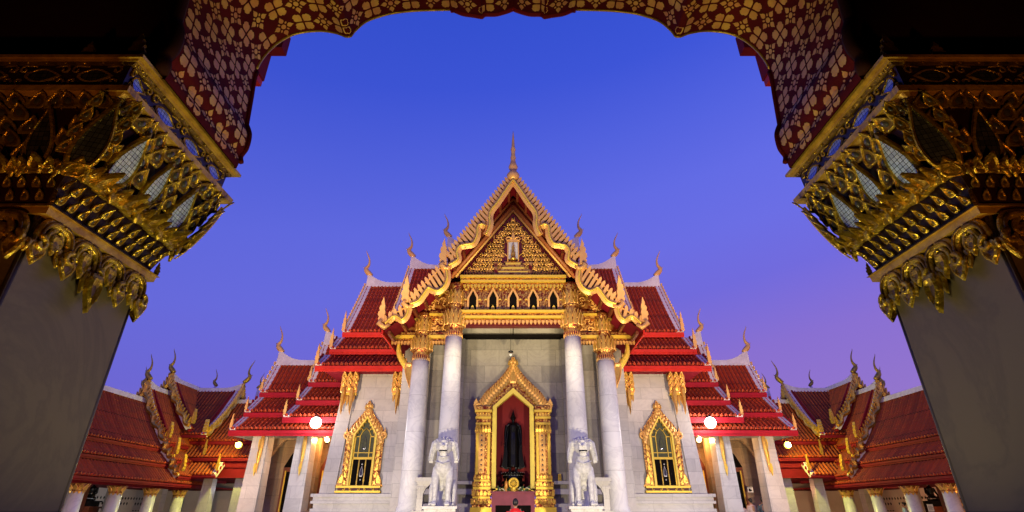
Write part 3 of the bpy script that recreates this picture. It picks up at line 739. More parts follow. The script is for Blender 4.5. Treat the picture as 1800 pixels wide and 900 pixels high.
# window bays
def gilded_frame(parent, name, M, ow, oh, hs, fw, tip, depth, petal, base_h, jamb_leaf=True):
    """pointed gilded surround. ow half opening width, hs spring height, oh apex height, fw surround width, tip height; local x,z plane, front = -y"""
    g = MB(M)
    inn = [(-ow, 0), (-ow, hs), (0, oh), (ow, hs), (ow, 0)]
    a = .17 if ow > .5 else .065
    o1 = [(ow + a, 0), (ow + a, hs + .02), (0, oh + a * 1.35), (-ow - a, hs + .02), (-ow - a, 0)]
    g.prism(inn + o1, (0, 0, 0), (1, 0, 0), (0, 0, 1), (0, -1, 0), depth, GFRAME)
    o2i = [(-x, z) for x, z in o1]; F = fw
    # curved crown: body polygon
    HW = ow + F; HB = hs - .04; HH = tip - HB
    crown_o = [(HW, HB)] + [(x_ * HW, HB + z_ * HH) for x_, z_ in ((1.04, .05), (.90, .17), (.76, .31), (.56, .44), (.36, .58), (.21, .71), (.10, .84), (0, 1))]
    cc = [(p.x, p.y) for p in catmull([Vector((x, z, 0)) for x, z in crown_o], 4)]
    right = [(ow + F * .92, 0)] + cc; left = [(-x, z) for x, z in reversed(cc[:-1])] + [(-ow - F * .92, 0)]
    g.prism([(-x, z) for x, z in reversed(o1)][::-1][::-1] + [] if False else [(-ow - a, 0), (-ow - a, hs + .02), (0, oh + a * 1.35), (ow + a, hs + .02), (ow + a, 0)] + right + left, (0, 0, 0), (1, 0, 0), (0, 0, 1), (0, -1, 0), depth * .55, GOLDF)
    # flame petals along the crown
    for sxx in (-1, 1):
        n = petal; L = cc[1:]
        for i in range(n):
            t = (i + .4) / n; k = t * (len(L) - 1); j = int(k); fr = k - j
            x = L[j][0] * (1 - fr) + L[min(j + 1, len(L) - 1)][0] * fr; z = L[j][1] * (1 - fr) + L[min(j + 1, len(L) - 1)][1] * fr
            sz = (F if ow < .5 else F * .50) * (1.05 - .40 * t)
            leaf(g, (sxx * (x - sz * .40), -depth * .56, z - sz * .95), (1, 0, 0), Vector((sxx * .18, 0, 1)), (0, -1, 0), sz * .40, sz * 1.25, -.1, (GOLDT, GOLD), rings=[(1, 0), (.85, .25), (.4, .34), (0, .3)])
            leaf(g, (sxx * (x - sz * .72), -depth * .58, z - sz * 1.15), (1, 0, 0), Vector((sxx * .10, 0, 1)), (0, -1, 0), sz * .36, sz * 1.0, -.1, (GOLD, GOLD), rings=[(1, 0), (.8, .3), (0, .3)])
        # naga curl at the spring
        curl(g, (sxx * (ow + F * .85), -depth * .6, hs + .02), (sxx, 0, 0), (0, 0, 1), (0, -1, 0), F * (.42 if ow < .5 else .22), -1.2, 1, GOLDT, .30, 1.0, 6, 12, .3)
        flame(g, (sxx * (ow + F * .98), -depth * .5, hs - .02), (sxx, 0, 0), (0, 0, 1), (0, 1, 0), F * (.9 if ow < .5 else .45), F * .5, depth * .5, GOLDT)
    return g

for sx in (-1, 1):
    # battered wall with corner pilasters and stepped base
    S = side(sx)
    b = MB(S)
    b.tbox((-7.75, -4.74, 23.35, 26.6, .60), (-7.35, -4.76, 23.55, 26.6, 6.1), MWALL)
    b.tbox((-7.92, -7.30, 23.22, 24.2, .60), (-7.52, -6.98, 23.44, 24.2, 5.9), MWALL)
    b.tbox((-5.38, -4.72, 23.22, 24.0, .60), (-5.36, -4.70, 23.44, 24.0, 5.9), MWALL)
    wl = b.build('window_bay_wall', T)
    b = MB(S)
    for i, (z0, z1, p) in enumerate(((.54, .66, .18), (.40, .54, .10), (.30, .40, .16), (.12, .30, .06), (.0, .12, .14), (-.4, .0, .20))):
        b.box(-7.95 - p, -4.70 + p, 23.1 - p, 26.6, z0, z1 - .002, MBASE)
    b.build('plinth', wl)
    b = MB(S)
    b.box(-7.4, -4.9, 23.2, 23.6, 5.45, 5.95, GOLDP) if False else b.box(-8.4, -4.3, 22.9, 27, 5.62, 5.70, REDD)
    b.build('eave_soffit', wl)
    # gilded pilaster capitals with pendants
    for (xc, w_) in ((-7.27, .62), (-5.02, .60)):
        g = MB(S)
        g.box(xc - w_ * .55, xc + w_ * .55, 23.26, 23.5, 5.28, 5.62, GOLDF)
        for i, dx in enumerate((-.5, 0, .5)):
            for dz in (0, .26, .52):
                leaf(g, (xc + dx * w_ * .8, 23.22, 4.72 + dz), (1, 0, 0), (0, -.12, 1), (0, -1, 0), w_ * .42, .46, .25, (GOLDT, GOLD), rings=[(1, 0), (.8, .2), (.5, .1), (0, .2)])
        g.box(xc - w_ * .52, xc + w_ * .52, 23.22, 23.46, 4.62, 4.74, GOLDP); g.box(xc - w_ * .47, xc + w_ * .47, 23.24, 23.46, 4.50, 4.58, LACQ)
        for i in range(5): leaf(g, (xc + (i - 2) * w_ * .2, 23.2, 4.6), (1, 0, 0), (0, 0, -1), (0, -1, 0), w_ * .2, .30 + .1 * (2 - abs(i - 2)), 0, (GOLDT, GOLD), rings=[(1, 0), (.8, .2), (0, .2)])
        for dx in (-.30, .30) if xc < -6 else (-.1,):
            leaf(g, (xc + dx * w_, 23.18, 5.0), (1, 0, 0), (0, 0, -1), (0, -1, 0), .14, 1.25, 0, (GOLDT, GOLD), rings=[(1, 0), (.8, .3), (0, .3)])
        g.build('pilaster_capital', wl)
    # window
    xc = -6.32; M = S @ Matrix.Translation((xc, 23.34, .93)) @ Matrix.Rotation(R(-2.2), 4, 'X')
    g = gilded_frame(T, 'window', M, .44, 2.72, 2.02, .37, 3.50, .16, 12, .0)
    # flaring foot of the surround and sill
    for s2 in (-1, 1):
        for i in range(7):
            leaf(g, (s2 * (.62 + .012 * i * 0), -.10, .05 + i * .27), (1, 0, 0), (s2 * .2, 0, 1), (0, -1, 0), .17, .30, .1, (GOLDT, GOLD), rings=[(1, 0), (.8, .22), (0, .25)])
        g.prism([(s2 * .68, 0), (s2 * .98, 0), (s2 * .86, .2), (s2 * .80, .42), (s2 * .72, .70)], (0, 0, 0), (1, 0, 0), (0, 0, 1), (0, -1, 0), .14, GOLDF)
        leaf(g, (s2 * .80, -.13, .02), (1, 0, 0), (-s2 * .15, 0, 1), (0, -1, 0), .26, .55, .1, (GOLDT, GOLD))
    g.box(-.90, .90, -.24, 0, -.06, .02, GOLDP); g.box(-.84, .84, -.17, 0, -.16, -.065, LACQ); g.box(-.92, .92, -.26, 0, -.24, -.165, GOLDP)
    for i in range(5): curl(g, (-.6 + i * .3, -.19, -.11), (1, 0, 0), (0, 0, 1), (0, -1, 0), .07, 1.5, 1 if i % 2 else -1, GOLDP, .3, .8, 4, 8)
    win = g.build('window', wl)
    # leaded casement
    g = MB(M)
    g.prism([(-.44, 0), (.44, 0), (.44, 2.02), (0, 2.72), (-.44, 2.02)], (0, -.012, 0), (1, 0, 0), (0, 0, 1), (0, -1, 0), .01, GLASS)
    g.box(-.43, .43, -.030, -.024, .02, 1.05, DARK)
    g.build('window_glass', win)
    g = MB(M)
    yb0, yb1 = -.07, -.03
    for x0, x1, z0, z1 in ((-.44, .44, 1.05, 1.14), (-.44, .44, 1.30, 1.33), (-.40, .40, .0, .05), (-.44, -.39, 0, 2.02), (.39, .44, 0, 2.02), (-.24, -.21, 1.1, 2.02), (.21, .24, 1.1, 2.02), (-.44, -.22, 1.95, 1.98), (.22, .44, 1.95, 1.98)):
        g.box(x0, x1, yb0, yb1, z0, z1, GOLDP)
    for s2 in (-1, 1):
        g.tube([(s2 * .225, -.05, 2.0), (s2 * .15, -.05, 2.17), (0, -.05, 2.32)], [.016] * 3, GOLDP, 4)
        g.tube([(s2 * .14, -.05, 2.2), (s2 * .24, -.05, 2.38)], [.014] * 2, GOLDP, 4)
        g.box(s2 * .14 - .022, s2 * .14 + .022, -.06, -.04, .04, 1.05, GOLDD)
    leaf(g, (0, -.04, 1.45), (1, 0, 0), (0, 0, 1), (0, -1, 0), .2, .55, 0, (CAB, GLASS), rings=[(1, 0), (.8, .05), (0, .02)])
    leaf(g, (0, -.04, .38), (1, 0, 0), (0, 0, 1), (0, -1, 0), .14, .42, 0, (MSTAT, CAB), rings=[(1, 0), (.8, .05), (0, .02)])
    g.ball((0, -.045, .26), .03, MSTAT, 8); g.ball((0, -.045, .86), .03, MSTAT, 8)
    g.build('glazing_bars', win)
    # carved eave brackets: outer column and wall
    g = MB(S)
    for (x0, y0, z0, s_) in ((-4.15, 20.75, 6.15, 1.),):
        P = [Vector((x0 - .55, y0, z0 + .15)), Vector((x0 - .50, y0, z0 - .35)), Vector((x0 - .25, y0, z0 - .75)), Vector((x0 - .02, y0, z0 - 1.15)), Vector((x0 + .10, y0, z0 - 1.75))]
        cl = catmull(P, 4); g.tube(cl, [.05 + .09 * math.sin(math.pi * i / (len(cl) - 1)) for i in range(len(cl))], GOLDP, 6)
        for i in range(1, len(cl) - 1, 2):
            flame(g, cl[i] + Vector((.02, -.03, -.05)), (-1 if i % 4 else 1, 0, 0), (0, 0, 1), (0, 1, 0), .36, .16, .06, GOLDT)
        leaf(g, (x0 - .05, y0 - .1, z0 - .75), (1, 0, 0), (.1, 0, -1), (0, -1, 0), .34, 1.05, 0, (GOLDT, GOLD))
    g.build('eave_bracket', T)

# niche: gilded tabernacle round the standing figure
M = Matrix.Translation((0, 22.42, .76))
g = gilded_frame(T, 'niche', M, .68, 3.72, 3.16, .86, 5.32, .30, 23, 0)
for s2 in (-1, 1):
    # clustered jamb pilaster: base mouldings, mirrored shaft, capital
    xj = s2 * 1.22
    for i, (z0, z1, hw, p, mt) in enumerate(((-.86, -.60, .50, .62, GOLDP), (-.60, -.50, .42, .52, GOLDF), (-.50, -.30, .48, .58, GOLDF), (-.30, -.22, .40, .48, GOLDP), (-.22, .02, .45, .55, GOLDF), (.02, .12, .40, .46, GOLDP), (.12, .30, .42, .48, GOLDF),
                                            (.30, .38, .36, .42, GOLDP), (.38, .55, .38, .44, GOLDF), (2.42, 2.52, .36, .44, GOLDP), (2.52, 2.66, .33, .40, GOLDF), (2.66, 2.76, .38, .46, GOLDP), (2.76, 2.92, .35, .42, GOLDF), (2.92, 3.02, .42, .50, GOLDP), (3.02, 3.16, .38, .46, GOLDF))):
        g.box(xj - hw * .84, xj + hw * .84, -p, 0, z0, z1 - .006, mt)
        if mt is GOLDF and z1 - z0 > .15:
            n = 5
            for k in range(n): leaf(g, (xj + (k - 2) * hw * .34, -p - .005, z0 + .01), (1, 0, 0), (0, 0, 1), (0, -1, 0), hw * .3, (z1 - z0) * .95, .1, (GOLDT, GOLD), rings=[(1, 0), (.8, .2), (0, .2)])
    g.box(xj - .30, xj + .30, -.30, 0, .55, 2.42, GOLDF)
    g.box(xj - .05 - .12, xj - .05 + .12, -.345, -.30, .62, 2.34, GOLDT)
    g.box(xj + s2 * .22 - .05, xj + s2 * .22 + .05, -.35, -.30, .55, 2.42, GOLDP); g.box(xj - s2 * .24 - .05, xj - s2 * .24 + .05, -.35, -.30, .55, 2.42, GOLDP)
    for k in range(9): leaf(g, (xj - .05, -.35, .66 + k * .185), (1, 0, 0), (0, 0, 1), (0, -1, 0), .13, .17, 0, (GOLDT, CAB), rings=[(1, 0), (.8, .15), (.5, .1), (0, .1)])
    for k in range(5):
        leaf(g, (xj + (k - 2) * .13, -.44, 2.1), (1, 0, 0), (0, -.1, 1), (0, -1, 0), .14, .34, .3, (GOLDT, GOLD), rings=[(1, 0), (.8, .2), (0, .2)])
leaf(g, (0, -.18, 4.15), (1, 0, 0), (0, 0, 1), (0, -1, 0), .34, .9, 0, (GOLDT, GOLD))
g.box(-.85, .85, -.30, .02, -.06, .06, GOLDP)
nic = g.build('niche_tabernacle', T)
g = MB(M)
g.box(-.86, .86, .55, .60, -.1, 4.0, NRED); g.box(-.90, -.82, -.02, .58, -.1, 4.0, NRED); g.box(.82, .90, -.02, .58, -.1, 4.0, NRED); g.box(-.9, .9, -.02, .58, -.16, -.08, NRED); g.box(-.9, .9, .0, .58, 3.95, 4.0, NRED)
g.build('niche_recess', nic)
# side porches of the hall: square pillars, rear wall with a dark doorway, soffit
for sx in (-1, 1):
    S = side(sx)
    b = MB(S)
    b.box(-12.3, -7.4, 26.6, 26.9, -1.2, 4.9, MBRN)
    b.box(-12.3, -12.1, 24.6, 26.6, 3.0, 3.6, MDARK)
    wl = b.build('side_porch_wall', T)
    b = MB(S)
    b.box(-12.6, -7.6, 23.9, 26.6, 3.30, 3.36, WOODR)
    b.box(-12.45, -7.7, 24.25, 24.95, 3.02, 3.29, MDARK)
    b.build('porch_soffit', wl)
    for xd in (-10.25, -8.5):
        g = MB(S)
        g.box(xd - .62, xd + .62, 26.5, 26.62, -1.2, 1.9, WOODR); g.box(xd - .45, xd + .45, 26.47, 26.53, -1.2, 1.7, DARK)
        g.prism([(-.62, 0), (.62, 0), (.35, .55), (0, .95), (-.35, .55)], (xd, 26.56, 1.9), (1, 0, 0), (0, 0, 1), (0, -1, 0), .08, DARK if xd < -10 else WOODR)
        g.box(xd - .5, xd - .44, 26.42, 26.5, -1.2, 1.75, GOLDP)
        g.build('doorway', wl)
    g = MB(S)      # blind arches springing between the pillars
    arc = [(0, 0), (0, 1.55), (.25, 1.75), (.45, 2.1), (.8, 2.45), (1.9, 2.45), (1.9, 2.9), (-.3, 2.9), (-.3, 0)]
    g.prism(arc, (-11.55, 25.8, .6), (1, 0, 0), (0, 0, 1), (0, 1, 0), .25, MBRN)
    g.box(-9.6, -9.0, 25.6, 26.0, -1.2, 3.3, MBRN)
    g.build('inner_arch', wl)
    for i, x in enumerate((-11.25, -9.30)):
        b = MB(S)
        b.tbox((x - .40, x + .40, 24.25, 25.05, -1.15), (x - .33, x + .33, 24.32, 24.98, 3.3), MCOL if False else MWALL)
        p = b.build('porch_pillar', T)
        g = MB(S)
        leaf(g, (x + .16 if i == 0 else x + .10, 24.22, 3.1), (1, 0, 0), (0, 0, -1), (0, -1, 0), .17, 1.65, 0, (GOLDT, GOLD), rings=[(1, 0), (.8, .12), (0, .14)])
        for k in range(3): flame(g, (x + .1, 24.18, 2.9 - k * .5), (1 if k % 2 else -1, 0, 0), (0, 0, -1), (0, 1, 0), .5, .24, .08, GOLDP)
        g.build('pillar_bracket', p)
    b = MB(S); b.box(-7.9, -7.5, 24.5, 26.6, -1.2, 3.4, MWALL); b.build('return_wall', T)

# ------------------------------------------------ cloister galleries
CT = [(0, 6.40, 2.05, 3.45), (2.0, 3.22, 2.75, 2.55), (2.7, 2.30, 3.5, 1.52)]
XR = -23.5
for sx in (-1, 1):
    word = 'left' if sx < 0 else 'right'
    G = thing('cloister_gallery', ('%s-hand cloister gallery with layered red roofs, gilded gables and white columns' % word), 'gallery', (sx * 21.5, 30, GZ), 'cloister galleries')
    # A: range running towards the camera. local x = -Y direction so that x0 is the near... ; local y outward = towards the court
    S = side(sx)
    MA = S @ Matrix(((0, 1, 0, XR), (1, 0, 0, 0), (0, 0, 1, 0), (0, 0, 0, 1)))     # local x -> Y, local y -> +X
    def rng(x0, x1, tiers, rz, **kw):
        return wing(G, MA, x0, x1, tiers, rz, tile=TILED, paint=REDD, gm=GOLD, finials=False, chofa_h=0, sweep=kw.pop('sweep', 0), verge=.16, sag=.22, **kw)
    A_ = [(a, b_, c, d, 15.0) for a, b_, c, d in CT]
    # far end of A meets B, so its plain end is the hidden near one
    wing(G, MA, 15.0, 37.5, A_, 6.40, tile=TILED, paint=REDD, gm=GOLDD, finials=False, chofa_h=0.01, fh=.62, rib=.24, sweep=0, sag=.22)
    wing(G, MA, 33.6, 39.5, [(0, 7.30, 2.12, 3.85, 33.6), (2.0, 3.50, 2.78, 2.85, 33.6), (2.72, 2.62, 3.42, 1.95, 33.7)], 7.30, tile=TILED, paint=REDD, gm=GOLD, finials=False, chofa_h=0.01, fh=.62, rib=.24, sweep=.25, verge=.2, sag=.22)
    wing(G, MA, 35.7, 39.5, [(0, 8.25, 2.15, 4.95, 35.7)], 8.25, tile=TILED, paint=REDD, gm=GOLD, finials=False, chofa_h=0.01, fh=.62, rib=.24, sweep=.3, verge=.2, sag=.22)
    # D: crossing gable facing the court
    MD = S @ Matrix(((1, 0, 0, 0), (0, -1, 0, 39), (0, 0, 1, 0), (0, 0, 0, 1)))
    wing(G, MD, -20.2, -23.6, [(0, 8.15, 3.25, 4.55, -20.2)], 8.15, tile=TILED, paint=REDD, gm=GOLD, finials=False, chofa_h=0.01, fh=.62, rib=.24, sweep=.35, verge=.3, sag=.2)
    # E: range running behind to the hall
    wing(G, MD, -12.0, -23.6, [(0, 7.30, 2.6, 4.22, -12.0), (2.55, 3.95, 3.25, 3.14, -12.0), (3.2, 2.82, 3.95, 2.06, -18.6)], 7.30, tile=TILED, paint=REDD, gm=GOLDD, finials=False, chofa_h=0.01, fh=.62, rib=.24, sweep=0, sag=.2)
    # gilded gables
    for (yy, rz, tiers, hb) in ((33.5, 7.45, [((0, .25), (2.25, -3.35)), ((2.25, -3.55), (2.95, -4.3)), ((2.95, -4.5), (3.6, -5.25))], 1.35), (35.6, 8.40, [((0, .25), (2.25, -3.15))], 1.35)):
        g = MB(S @ Matrix.Translation((XR, yy, rz)))
        for s2 in (-1, 1):
            for (a, e) in tiers:
                gable_board(g, None, [Vector((s2 * a[0], 0, a[1])), Vector((s2 * e[0], 0, e[1]))], thick=.26, wd=.30, fin=.36, gm=GOLD, spacing=.26, naga=.95)
        chofa(g, (0, 0, .35), (-1, 0, 0), 1.55, GOLDD)
        g.prism([(-1.9, -3.0), (1.9, -3.0), (0, .0)], (0, .5, 0), (1, 0, 0), (0, 0, 1), (0, 1, 0), .1, REDD)
        g.build('gable', G)
    g = MB(S @ Matrix(((0, -1, 0, -20.1), (1, 0, 0, 39), (0, 0, 1, 8.3), (0, 0, 0, 1))))
    for s2 in (-1, 1): gable_board(g, None, [Vector((s2 * 0, 0, .2)), Vector((s2 * 3.35, 0, -3.6))], thick=.26, wd=.30, fin=.36, gm=GOLD, spacing=.26, naga=.8)
    g.prism([(-3.0, -3.5), (3.0, -3.5), (0, .0)], (0, .45, 0), (1, 0, 0), (0, 0, 1), (0, 1, 0), .1, REDD)
    g.M = S @ Matrix.Translation((-20.0, 39, 8.5)); chofa(g, (0, 0, .3), (1, 0, 0), 1.6, GOLDD)
    g.build('gable', G)
    # other ridge finials peeping over
    for (x, y, z, zb, hh, dd) in ((XR - 4, 39, 8.4, 7.2, 1.5, -1), (XR - 1, 43, 9.4, 7.5, 1.3, -1), (-20.9, 43, 9.2, 7.5, 1.2, 1)):
        g = MB(S); chofa(g, (x, y, z), (dd, 0, 0), hh, GOLDD); g.tube([(x, y, zb), (x, y, z + .08)], [.2, .08], PLAST, 6); g.build('ridge_finial', G)
    # corner flame finials of the far range
    for (x, y, z) in ((-18.6, 35.1, 2.3), (-20.1, 35.9, 3.3)):
        g = MB(S); flame(g, (x, y, z), (1, 0, 0), (0, 0, 1), (0, 1, 0), 1.0, .35, .08, GOLD); g.build('eave_finial', G)
    # walls, ceilings, floor
    b = MB(S)
    b.box(-27.2, -26.9, 12, 43, GZ, 2.6, PWALL)
    b.box(-26.9, -12.9, 42.6, 43, GZ, 2.6, PWALL)
    wl = b.build('rear_wall', G)
    b = MB(S)
    for k in range(100):
        y = 22 + k * .30
        if y > 42: break
        for z in (.52, .85):
            if z == .52 and k % 7 in (5, 6): continue
            b.prism([(-.07, 0), (0, .10), (.07, 0), (0, -.10)], (-26.885, y, z), (0, 1, 0), (0, 0, 1), (1, 0, 0), .012, DARK)
        if k % 9 < 3: b.box(-26.893, -26.875, y - .11, y + .03, .06, .11, DARK)
    b.build('wall_opening', wl)
    b = MB(S)
    b.box(-27, -20.15, 14, 43, 1.42, 1.5, REDD); b.box(-26.9, -12.9, 35.4, 42.6, 1.92, 1.98, REDD)
    b.box(-20.75, -20.45, 14, 35.5, 1.22, 1.42, REDD)
    b.box(-27.2, -12.5, 35.3, 43, GZ, GZ + .25, MBASE); b.box(-27.2, -20.0, 12, 43, GZ, GZ + .25, MBASE)
    b.build('gallery_ceiling', G)
    def gcol(x, y, zt, r=.34):
        b = MB(S)
        b.lathe((x, y, 0), [(r * 1.2, GZ + .25), (r * 1.2, GZ + .4), (r, GZ + .5), (r * .86, zt - .3)], 20, MCOL)
        c = b.build('gallery_column', G)
        g = MB(S)
        g.lathe((x, y, 0), [(r * .9, zt - .36), (r * 1.0, zt - .3), (r * .95, zt - .2), (r * 1.25, zt)], 16, GOLDF)
        for k in range(10):
            a = 2 * math.pi * k / 10
            leaf(g, (x + math.cos(a) * r * .9, y + math.sin(a) * r * .9, zt - .30), (-math.sin(a), math.cos(a), 0), (0, 0, 1), (math.cos(a), math.sin(a), 0), r * .6, .3, .5, (GOLDT, GOLD), rings=[(1, 0), (.8, .2), (0, .2)])
            leaf(g, (x + math.cos(a) * r * .9, y + math.sin(a) * r * .9, zt - .30), (-math.sin(a), math.cos(a), 0), (0, 0, -1), (math.cos(a), math.sin(a), 0), r * .4, .16, 0, (GOLDT, GOLD), rings=[(1, 0), (.8, .1), (0, .1)])
        g.build('capital', c)
    for y in (24.1, 26.9, 29.55, 32.4, 35.2): gcol(-20.6, y, 1.22)
    b = MB(S); b.box(-21.0, -12.0, 36.1, 36.3, 1.92, 3.6, REDD); b.build('eave_panel', G)
    for x, y in ((-19.3, 36.0), (-17.3, 36.0), (-15.4, 36.0), (-22.3, 36.0)):
        b = MB(S); b.tbox((x - .34, x + .34, y - .3, y + .3, GZ + .25), (x - .29, x + .29, y - .26, y + .26, 1.91), MWALL); b.build('gallery_pillar', G)
    for x, y in ((-23.5, 30.9), (-23.5, 33.6), (-16.4, 39.5), (-19, 39.6)):
        b = MB(S); b.box(x - .28, x + .28, y - .28, y + .28, GZ + .25, 1.45, WOODR if y < 32 else MDARK); b.build('inner_post', G)

# ------------------------------------------------ gateway in the foreground
XI, Y0, Y1 = -2.47, 2.33, 3.16      # inner face of the shaft, near and far faces
GA = thing('gateway_arch', 'foreground gateway with lobed red and gold arch on two marble pillars with mirrored gilded capitals', 'gateway', (0, 2.7, GZ))
YA, YB = 2.38, 3.30
CV = [[(-2.06, 2.36), (-2.075, 2.42), (-2.05, 2.50), (-2.055, 2.62), (-2.10, 2.72)],
      [(-2.10, 2.72), (-2.125, 3.0), (-2.145, 3.25), (-2.11, 3.46), (-2.02, 3.63), (-1.89, 3.735), (-1.70, 3.77), (-1.55, 3.745), (-1.455, 3.70)],
      [(-1.455, 3.70), (-1.41, 3.705), (-1.38, 3.77), (-1.30, 3.885), (-1.18, 3.955), (-1.05, 4.0), (-.83, 4.03), (-.53, 4.04)],
      [(-.53, 4.04), (-.45, 3.995), (-.36, 3.975), (-.28, 3.955)],
      [(-.28, 3.955), (-.25, 3.985), (-.15, 3.99), (-.05, 4.03), (0, 4.06)]]
curve = []
for seg in CV:
    c = [(p.x, p.y) for p in catmull([Vector((x, z, 0)) for x, z in seg], 6)]
    curve += c if not curve else c[1:]
curve = [(-2.14, 2.385)] + [(x * 1.035, z * 1.035) for x, z in curve]
cum = [0.]
for i in range(1, len(curve)): cum.append(cum[-1] + math.hypot(curve[i][0] - curve[i - 1][0], curve[i][1] - curve[i - 1][1]))
LT = cum[-1]
def cpt(s):
    s = max(0, min(LT, s)); j = 0
    while j < len(cum) - 2 and cum[j + 1] < s: j += 1
    f = (s - cum[j]) / max(1e-6, cum[j + 1] - cum[j]); a, b = curve[j], curve[j + 1]
    dx, dz = b[0] - a[0], b[1] - a[1]; L = math.hypot(dx, dz) or 1
    return a[0] + dx * f, a[1] + dz * f, dz / L, -dx / L       # point and inward (opening-side) normal
def petal_poly(kind):
    if kind == 'quad':   # lobed leaf filling one quadrant of a cross
        return [(.045, .045), (.035, .22), (.05, .34), (.11, .41), (.19, .39), (.26, .435), (.37, .37), (.435, .26), (.39, .19), (.41, .11), (.34, .05), (.22, .035)]
    if kind == 'heart':   # spade leaf pointing along +x, tip at .46
        return [(.10, 0.0), (.13, .075), (.20, .125), (.27, .12), (.30, .085), (.345, .105), (.38, .06), (.455, 0), (.38, -.06), (.345, -.105), (.30, -.085), (.27, -.12), (.20, -.125), (.13, -.075)]
    return [(.17, 0), (.22, .06), (.29, .085), (.33, .07), (.37, .055), (.40, .03), (.48, 0), (.40, -.03), (.37, -.055), (.33, -.07), (.29, -.085), (.22, -.06)]
def rot2(p, a): return (p[0] * math.cos(a) - p[1] * math.sin(a), p[0] * math.sin(a) + p[1] * math.cos(a))
for sx in (-1, 1):
    S = side(sx)
    b = MB(S)
    # soffit sheet, facing the opening
    vs = []; uv = []
    for (x, z), cc in zip(curve, cum):
        vs += [(x, YA, z), (x, YB, z)]; uv += [(cc, YA), (cc, YB)]
    fs = [(2 * i, 2 * i + 1, 2 * i + 3, 2 * i + 2) for i in range(len(curve) - 1)]
    b.add(vs, fs, STRED, True, uv)
    # spandrel walls front and back
    poly = [curve[0], (-2.6, 2.385), (-6.2, 2.385), (-6.2, 5.4), (0, 5.4)] + list(reversed(curve[1:]))
    tri = tessellate_polygon([[Vector((x, z, 0)) for x, z in poly]])
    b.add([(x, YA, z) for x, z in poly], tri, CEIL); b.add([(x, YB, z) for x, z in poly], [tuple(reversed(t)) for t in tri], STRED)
    so = b.build('arch_soffit' , GA)
    # stencilled flowers
    g = MB(S)
    NY = 5; cell = (YB - YA - .02) / NY; NS = int(LT / cell) + 1; cs = LT / NS
    for i in range(NS):
        for j in range(NY):
            sc, yc = (i + .5) * cs, YA + .01 + (j + .5) * cell; polys = []
            if (i + j) % 2 == 0:
                polys.append([(.12 * math.cos(a * math.pi / 5), .12 * math.sin(a * math.pi / 5)) for a in range(10)])
                for k in range(4):
                    polys.append([rot2((p[0] * 1.04, p[1] * 1.45), k * math.pi / 2) for p in petal_poly('leaf')])
                    c = rot2((.235, 0), math.pi / 4 + k * math.pi / 2)
                    polys.append([(c[0] + p[0], c[1] + p[1]) for p in [rot2((.07 * math.cos(q * math.pi / 3), .045 * math.sin(q * math.pi / 3)), math.pi / 4 + k * math.pi / 2) for q in range(6)]])
            else:
                for k in range(4): polys.append([rot2(p, k * math.pi / 2) for p in petal_poly('quad')])
            for poly in polys:
                vv = []
                for u, v in poly:
                    s_ = sc + u * cs * 1.04; y = yc + v * cell * 1.04
                    if s_ < 0 or s_ > LT or y < YA or y > YB: break
                    x, z, nx, nz = cpt(s_); vv.append((x + nx * .0035, y, z + nz * .0035))
                if len(vv) < len(poly): continue
                if rnd.random() < .012: continue      # lost gilding
                cx = tuple(sum(q[k] for q in vv) / len(vv) for k in range(3)); n = len(vv)
                g.add(vv + [cx], [(q, (q + 1) % n, n) for q in range(n)], STGOLD)
    g.build('stencil_flower', so)
    # gilded edge roll on the far lip, dark moulding on the near lip
    g = MB(S)
    k0 = next(i for i, p in enumerate(curve) if p[1] > 3.42)
    k1 = next(i for i, p in enumerate(curve) if p[0] > -.55)
    g.tube([(x + .0, YB + .005, z - .003) for x, z in curve[k0:k1]], .011, GOLDD, 6)
    g.build('edge_roll', so)
    g = MB(S)
    g.tube([(x - .02, YA - .03, z + .03) for x, z in curve], .045, CEIL, 6)
    g.tube([(x - .0, YB + .02, z + .012) for x, z in curve[1:k0] + []], .022, STRED, 6)
    g.tube([(x - .0, YB + .02, z + .02) for x, z in curve[k1 - 1:]], .03, REDD, 6)
    g.build('lip_moulding', so)

    # pillar ---------------------------------------------------------
    XO = -2.98
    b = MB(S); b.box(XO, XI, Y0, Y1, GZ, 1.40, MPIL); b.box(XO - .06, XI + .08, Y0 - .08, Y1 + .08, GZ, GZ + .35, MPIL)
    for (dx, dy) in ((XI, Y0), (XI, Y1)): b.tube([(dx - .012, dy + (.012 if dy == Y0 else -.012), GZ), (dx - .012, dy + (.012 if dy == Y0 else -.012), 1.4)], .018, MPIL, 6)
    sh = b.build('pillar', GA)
    def ring(mb, z0, z1, o0, o1, mat):
        mb.tbox((XO - o0, XI + o0, Y0 - o0, Y1 + o0, z0), (XO - o1, XI + o1, Y0 - o1, Y1 + o1, z1), mat)
    def warp(mb):       # the capital flares less towards the hall than sideways
        mb.v = [(x, Y0 - (Y0 - y) * .42 if y < Y0 else (Y1 + (y - Y1) * .82 if y > Y1 else y), z) for x, y, z in mb.v]; return mb
    prof = [(1.36, .0), (1.45, .02), (1.60, .07), (1.74, .12), (1.88, .17), (2.0, .215), (2.10, .245)]
    def offz(z):
        for (za, oa), (zb, ob) in zip(prof, prof[1:]):
            if z <= zb: return oa + (ob - oa) * max(0, (z - za) / (zb - za))
        return prof[-1][1]
    b = MB(S)
    for (za, oa), (zb, ob) in zip(prof, prof[1:]): ring(b, za, zb, oa, ob, LACQD)
    bell = warp(b).build('capital_bell', sh)
    b = MB(S)      # abacus mouldings
    ring(b, 2.10, 2.125, .245, .275, LEDGE); ring(b, 2.125, 2.165, .30, .305, LEDGE); ring(b, 2.165, 2.185, .285, .26, LACQD)
